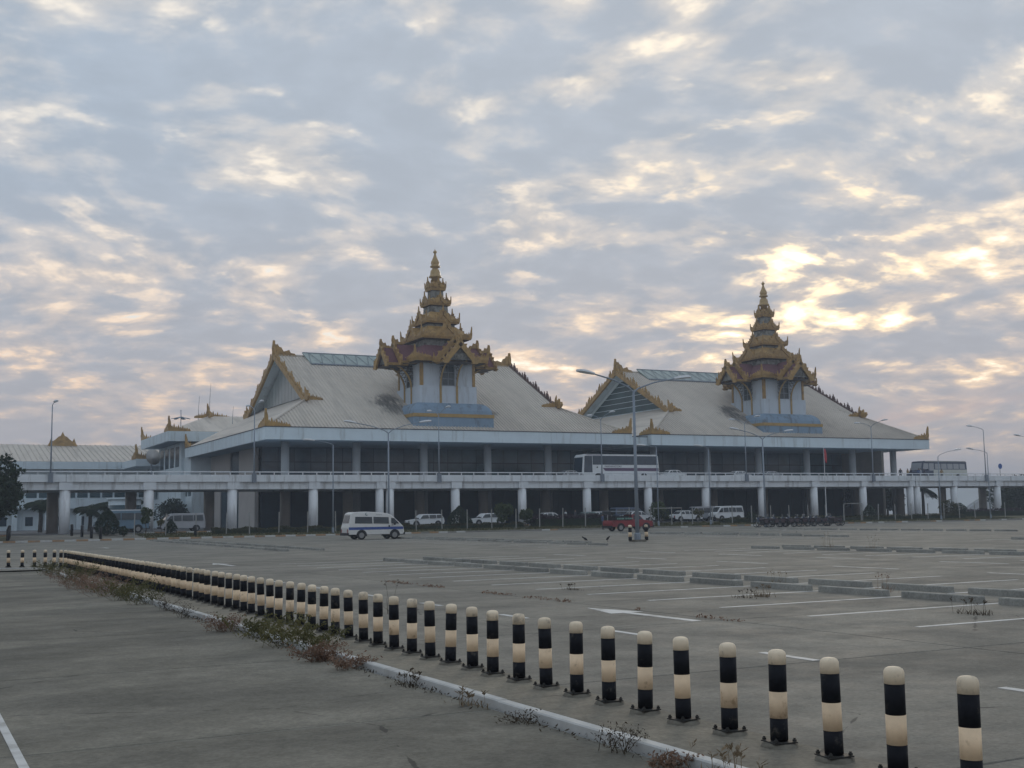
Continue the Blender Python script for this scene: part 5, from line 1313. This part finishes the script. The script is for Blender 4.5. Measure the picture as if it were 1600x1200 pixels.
W_ = [(4.8, 45.5, .55, .7, 420, 'weed_green', 'green weed clump at the far end of the bollard row'), (4.7, 39.6, .5, .8, 420, 'weed_brown', 'reddish brown weed clump next to the farthest green one'),
      (4.75, 37.2, .75, .8, 480, 'weed_green', 'taller green weed clump among the far brown ones'), (4.65, 35.2, .5, .85, 520, 'weed_brown', 'second reddish brown weed clump along the far kerb'),
      (4.65, 33.2, .5, .9, 560, 'weed_brown', 'third reddish brown weed clump along the far kerb'), (4.7, 31.2, .5, .8, 480, 'weed_brown', 'fourth reddish brown weed clump along the far kerb'), (4.8, 29.4, .6, .7, 420, 'weed_green', 'olive weed clump where the white kerb comes into sight'),
      (4.85, 27.6, .5, .6, 260, 'weed_green', 'feathery olive weed on the mid kerb'), (4.95, 25.3, .3, .4, 160, 'weed_dark', 'small dark weed against the mid kerb'), (4.9, 23.2, .3, .35, 160, 'weed_dark', 'second small dark weed against the mid kerb'),
      (4.85, 19.9, .30, .45, 380, 'weed_brown', 'brown and olive weed clump left of the spreading acacia weeds'), (5.0, 18.6, .38, .55, 260, 'weed_green', 'spreading feathery acacia weed over the kerb, left one'),
      (5.05, 17.0, .46, .6, 300, 'weed_green', 'spreading feathery acacia weed over the kerb, middle one'), (5.1, 15.9, .42, .5, 260, 'weed_green', 'spreading feathery acacia weed over the kerb, right one'),
      (4.9, 14.9, .24, .42, 480, 'weed_brown', 'reddish weed mat below the acacia weeds'), (4.9, 14.0, .18, .35, 260, 'weed_brown', 'low reddish runner right of the weed mat'),
      (4.97, 9.5, .10, .2, 90, 'weed_dark', 'small dark weed at the kerb foot below the tenth bollard'), (4.97, 8.0, .22, .22, 110, 'weed_dark', 'thin branching dark weed at the kerb foot near the photo bottom'), (4.97, 7.3, .10, .2, 110, 'weed_brown', 'dry brown weed at the kerb foot at the photo bottom')]
for x, y, h, r, n, m, lb in W_: weed(lb, x, y, -.06, h, r, n, m)
# dry litter and grass lining the foot of the kerb
lp = []
for k in range(2600):
    yy = random.uniform(5.5, 44); dens_ = .5 + .5 * math.sin(yy * 1.7) * math.sin(yy * .63 + 1)
    if random.random() > dens_: continue
    lp.append((5.06 - abs(random.gauss(0, .07)), yy, -.055 + abs(random.gauss(0, .02))))
tag(leaves(lp, .013, 'weed_dark', 'kerb_litter', None, 3.2), 'dry leaf litter and wisps lining the foot of the white kerb', 'litter', kind='stuff')
lp = [(random.gauss(12.1, .07), random.uniform(15.5, 33), .015 + abs(random.gauss(0, .02))) for k in range(900)]
lp = [q for q in lp if math.sin(q[1] * 2.1) + math.sin(q[1] * .9) > .1]
tag(leaves(lp, .026, 'weed_brown', 'joint_weeds', None, 2.2), 'low reddish weeds creeping along the long joint in the car park', 'weeds', kind='stuff')
for x, y, h, n, m, lb in ((16.05, 19.9, .34, 70, 'straw', 'pale straw tuft before the nearest wheel stops'), (15.6, 19.9, .2, 40, 'weed_dark', 'dark tuft left of the pale straw tuft'), (16.0, 14.35, .34, 60, 'weed_dark', 'dark tuft with a tall stalk in the nearest bays at the right'),
                          (14.2, 24.6, .2, 40, 'weed_dark', 'small dark tuft in a bay under the second row of stops'), (37.6, 41.8, 1.1, 40, 'straw', 'tall straw stalks at the middle wheel stops'), (37.9, 39.4, .9, 36, 'straw', 'second tall straw stalks at the middle wheel stops'),
                          (18.9, 22.9, .5, 26, 'straw', 'thin stalks between two wheel stops'), (19.0, 19.4, .55, 26, 'weed_brown', 'reddish stalks between the nearest double row of stops'), (8.1, 20.7, .95, 16, 'weed_dark', 'tall thin dead stalk behind the bollards'),
                          (57.3, 66.9, .5, 40, 'weed_dark', 'dark tuft at the stops before the motorcycles'), (4.98, 10.6, .18, 40, 'straw', 'wispy dry tuft on the kerb edge left of the branching weed'), (4.98, 12.2, .15, 40, 'weed_dark', 'dark dry tuft on the kerb edge below the nearest acacia weed'), (5.0, 6.7, .3, 40, 'straw', 'dry tuft at the lower right end of the kerb')):
    tuft(lb, x, y, .0 if x > 5.3 else -.055, h, n, m, .05 if n < 20 else .12)

# birds on the tarmac
def bird(label, x, y, z, rz):
    b = MB(); b.lathe([(.005, -.17), (.05, -.1), (.075, 0), (.06, .1), (.035, .15), (.045, .19), (.04, .23), (.004, .28)], n=8)
    T = empty('bird', label, 'bird', (x, y, z), rz); o = b.build('body', 'bird', T, True); o.rotation_euler = (0, rad(55), 0); o.location = (0, 0, .2)
    MB().tube([(0, .02, 0), (0, .02, .15)], .008, 4).tube([(0, -.02, 0), (0, -.02, .15)], .008, 4).build('legs', 'bird', T)


bird('black bird on the ground left of the tall lamp, nearer the lamp', 40.6, 65.6, gz(65.6), .3); bird('black bird on the ground left of the tall lamp, farther from it', 39.3, 66.2, gz(66.2), 2.6)

# ------------------------------------------------------------------ far background
hg = empty('hangar', 'pale grey hangar with a long sloping roof far right under the road', 'building', (0, 0, 0))
MB().slab([(240, 220, -1.), (258.5, 220, 8.3), (258.5, 262, 8.3), (240, 262, -1.)], (0, 0, -.3)).build('roof', 'hangar', hg)
MB().poly([(241, 220.3, .5), (300, 220.3, .5), (300, 220.3, 8.2), (258.5, 220.3, 8.0)]).build('wall', 'hangar', hg)
def ridge(pts, y, name, label):
    b = MB(); k = len(pts)
    b.add([(x, y, 0) for x, z in pts] + [(x, y + 60, z) for x, z in pts] + [(x, y + 260, 0) for x, z in pts], [(i, i + 1, k + i + 1, k + i) for i in range(k - 1)] + [(k + i, k + i + 1, 2 * k + i + 1, 2 * k + i) for i in range(k - 1)])
    tag(b.build(name, 'hill', None, True), label, 'hill', kind='structure')


hp = [(700 + 45 * i, 9 + 5 * math.sin(i * .55) + 2.5 * math.sin(i * 1.7 + 1)) for i in range(60)]
ridge([(x, max(4, z)) for x, z in hp], 1100, 'hills', 'low hazy blue grey hills far beyond the car park')

# thin morning haze
hb = MB().box(-1200, 1900, -300, 2600, -2.5, 60.); hm = bpy.data.materials.new('haze'); hm.use_nodes = True; ht = hm.node_tree
ht.nodes.remove(ht.nodes['Principled BSDF']); pvn = ht.nodes.new('ShaderNodeVolumePrincipled'); pvn.inputs['Color'].default_value = (.74, .85, 1, 1); pvn.inputs['Density'].default_value = .0007; pvn.inputs['Anisotropy'].default_value = .2
ht.links.new(pvn.outputs[0], ht.nodes['Material Output'].inputs['Volume']); MATS['haze'] = hm
tag(hb.build('haze', 'haze'), 'thin grey haze over the whole place', 'haze', kind='stuff')
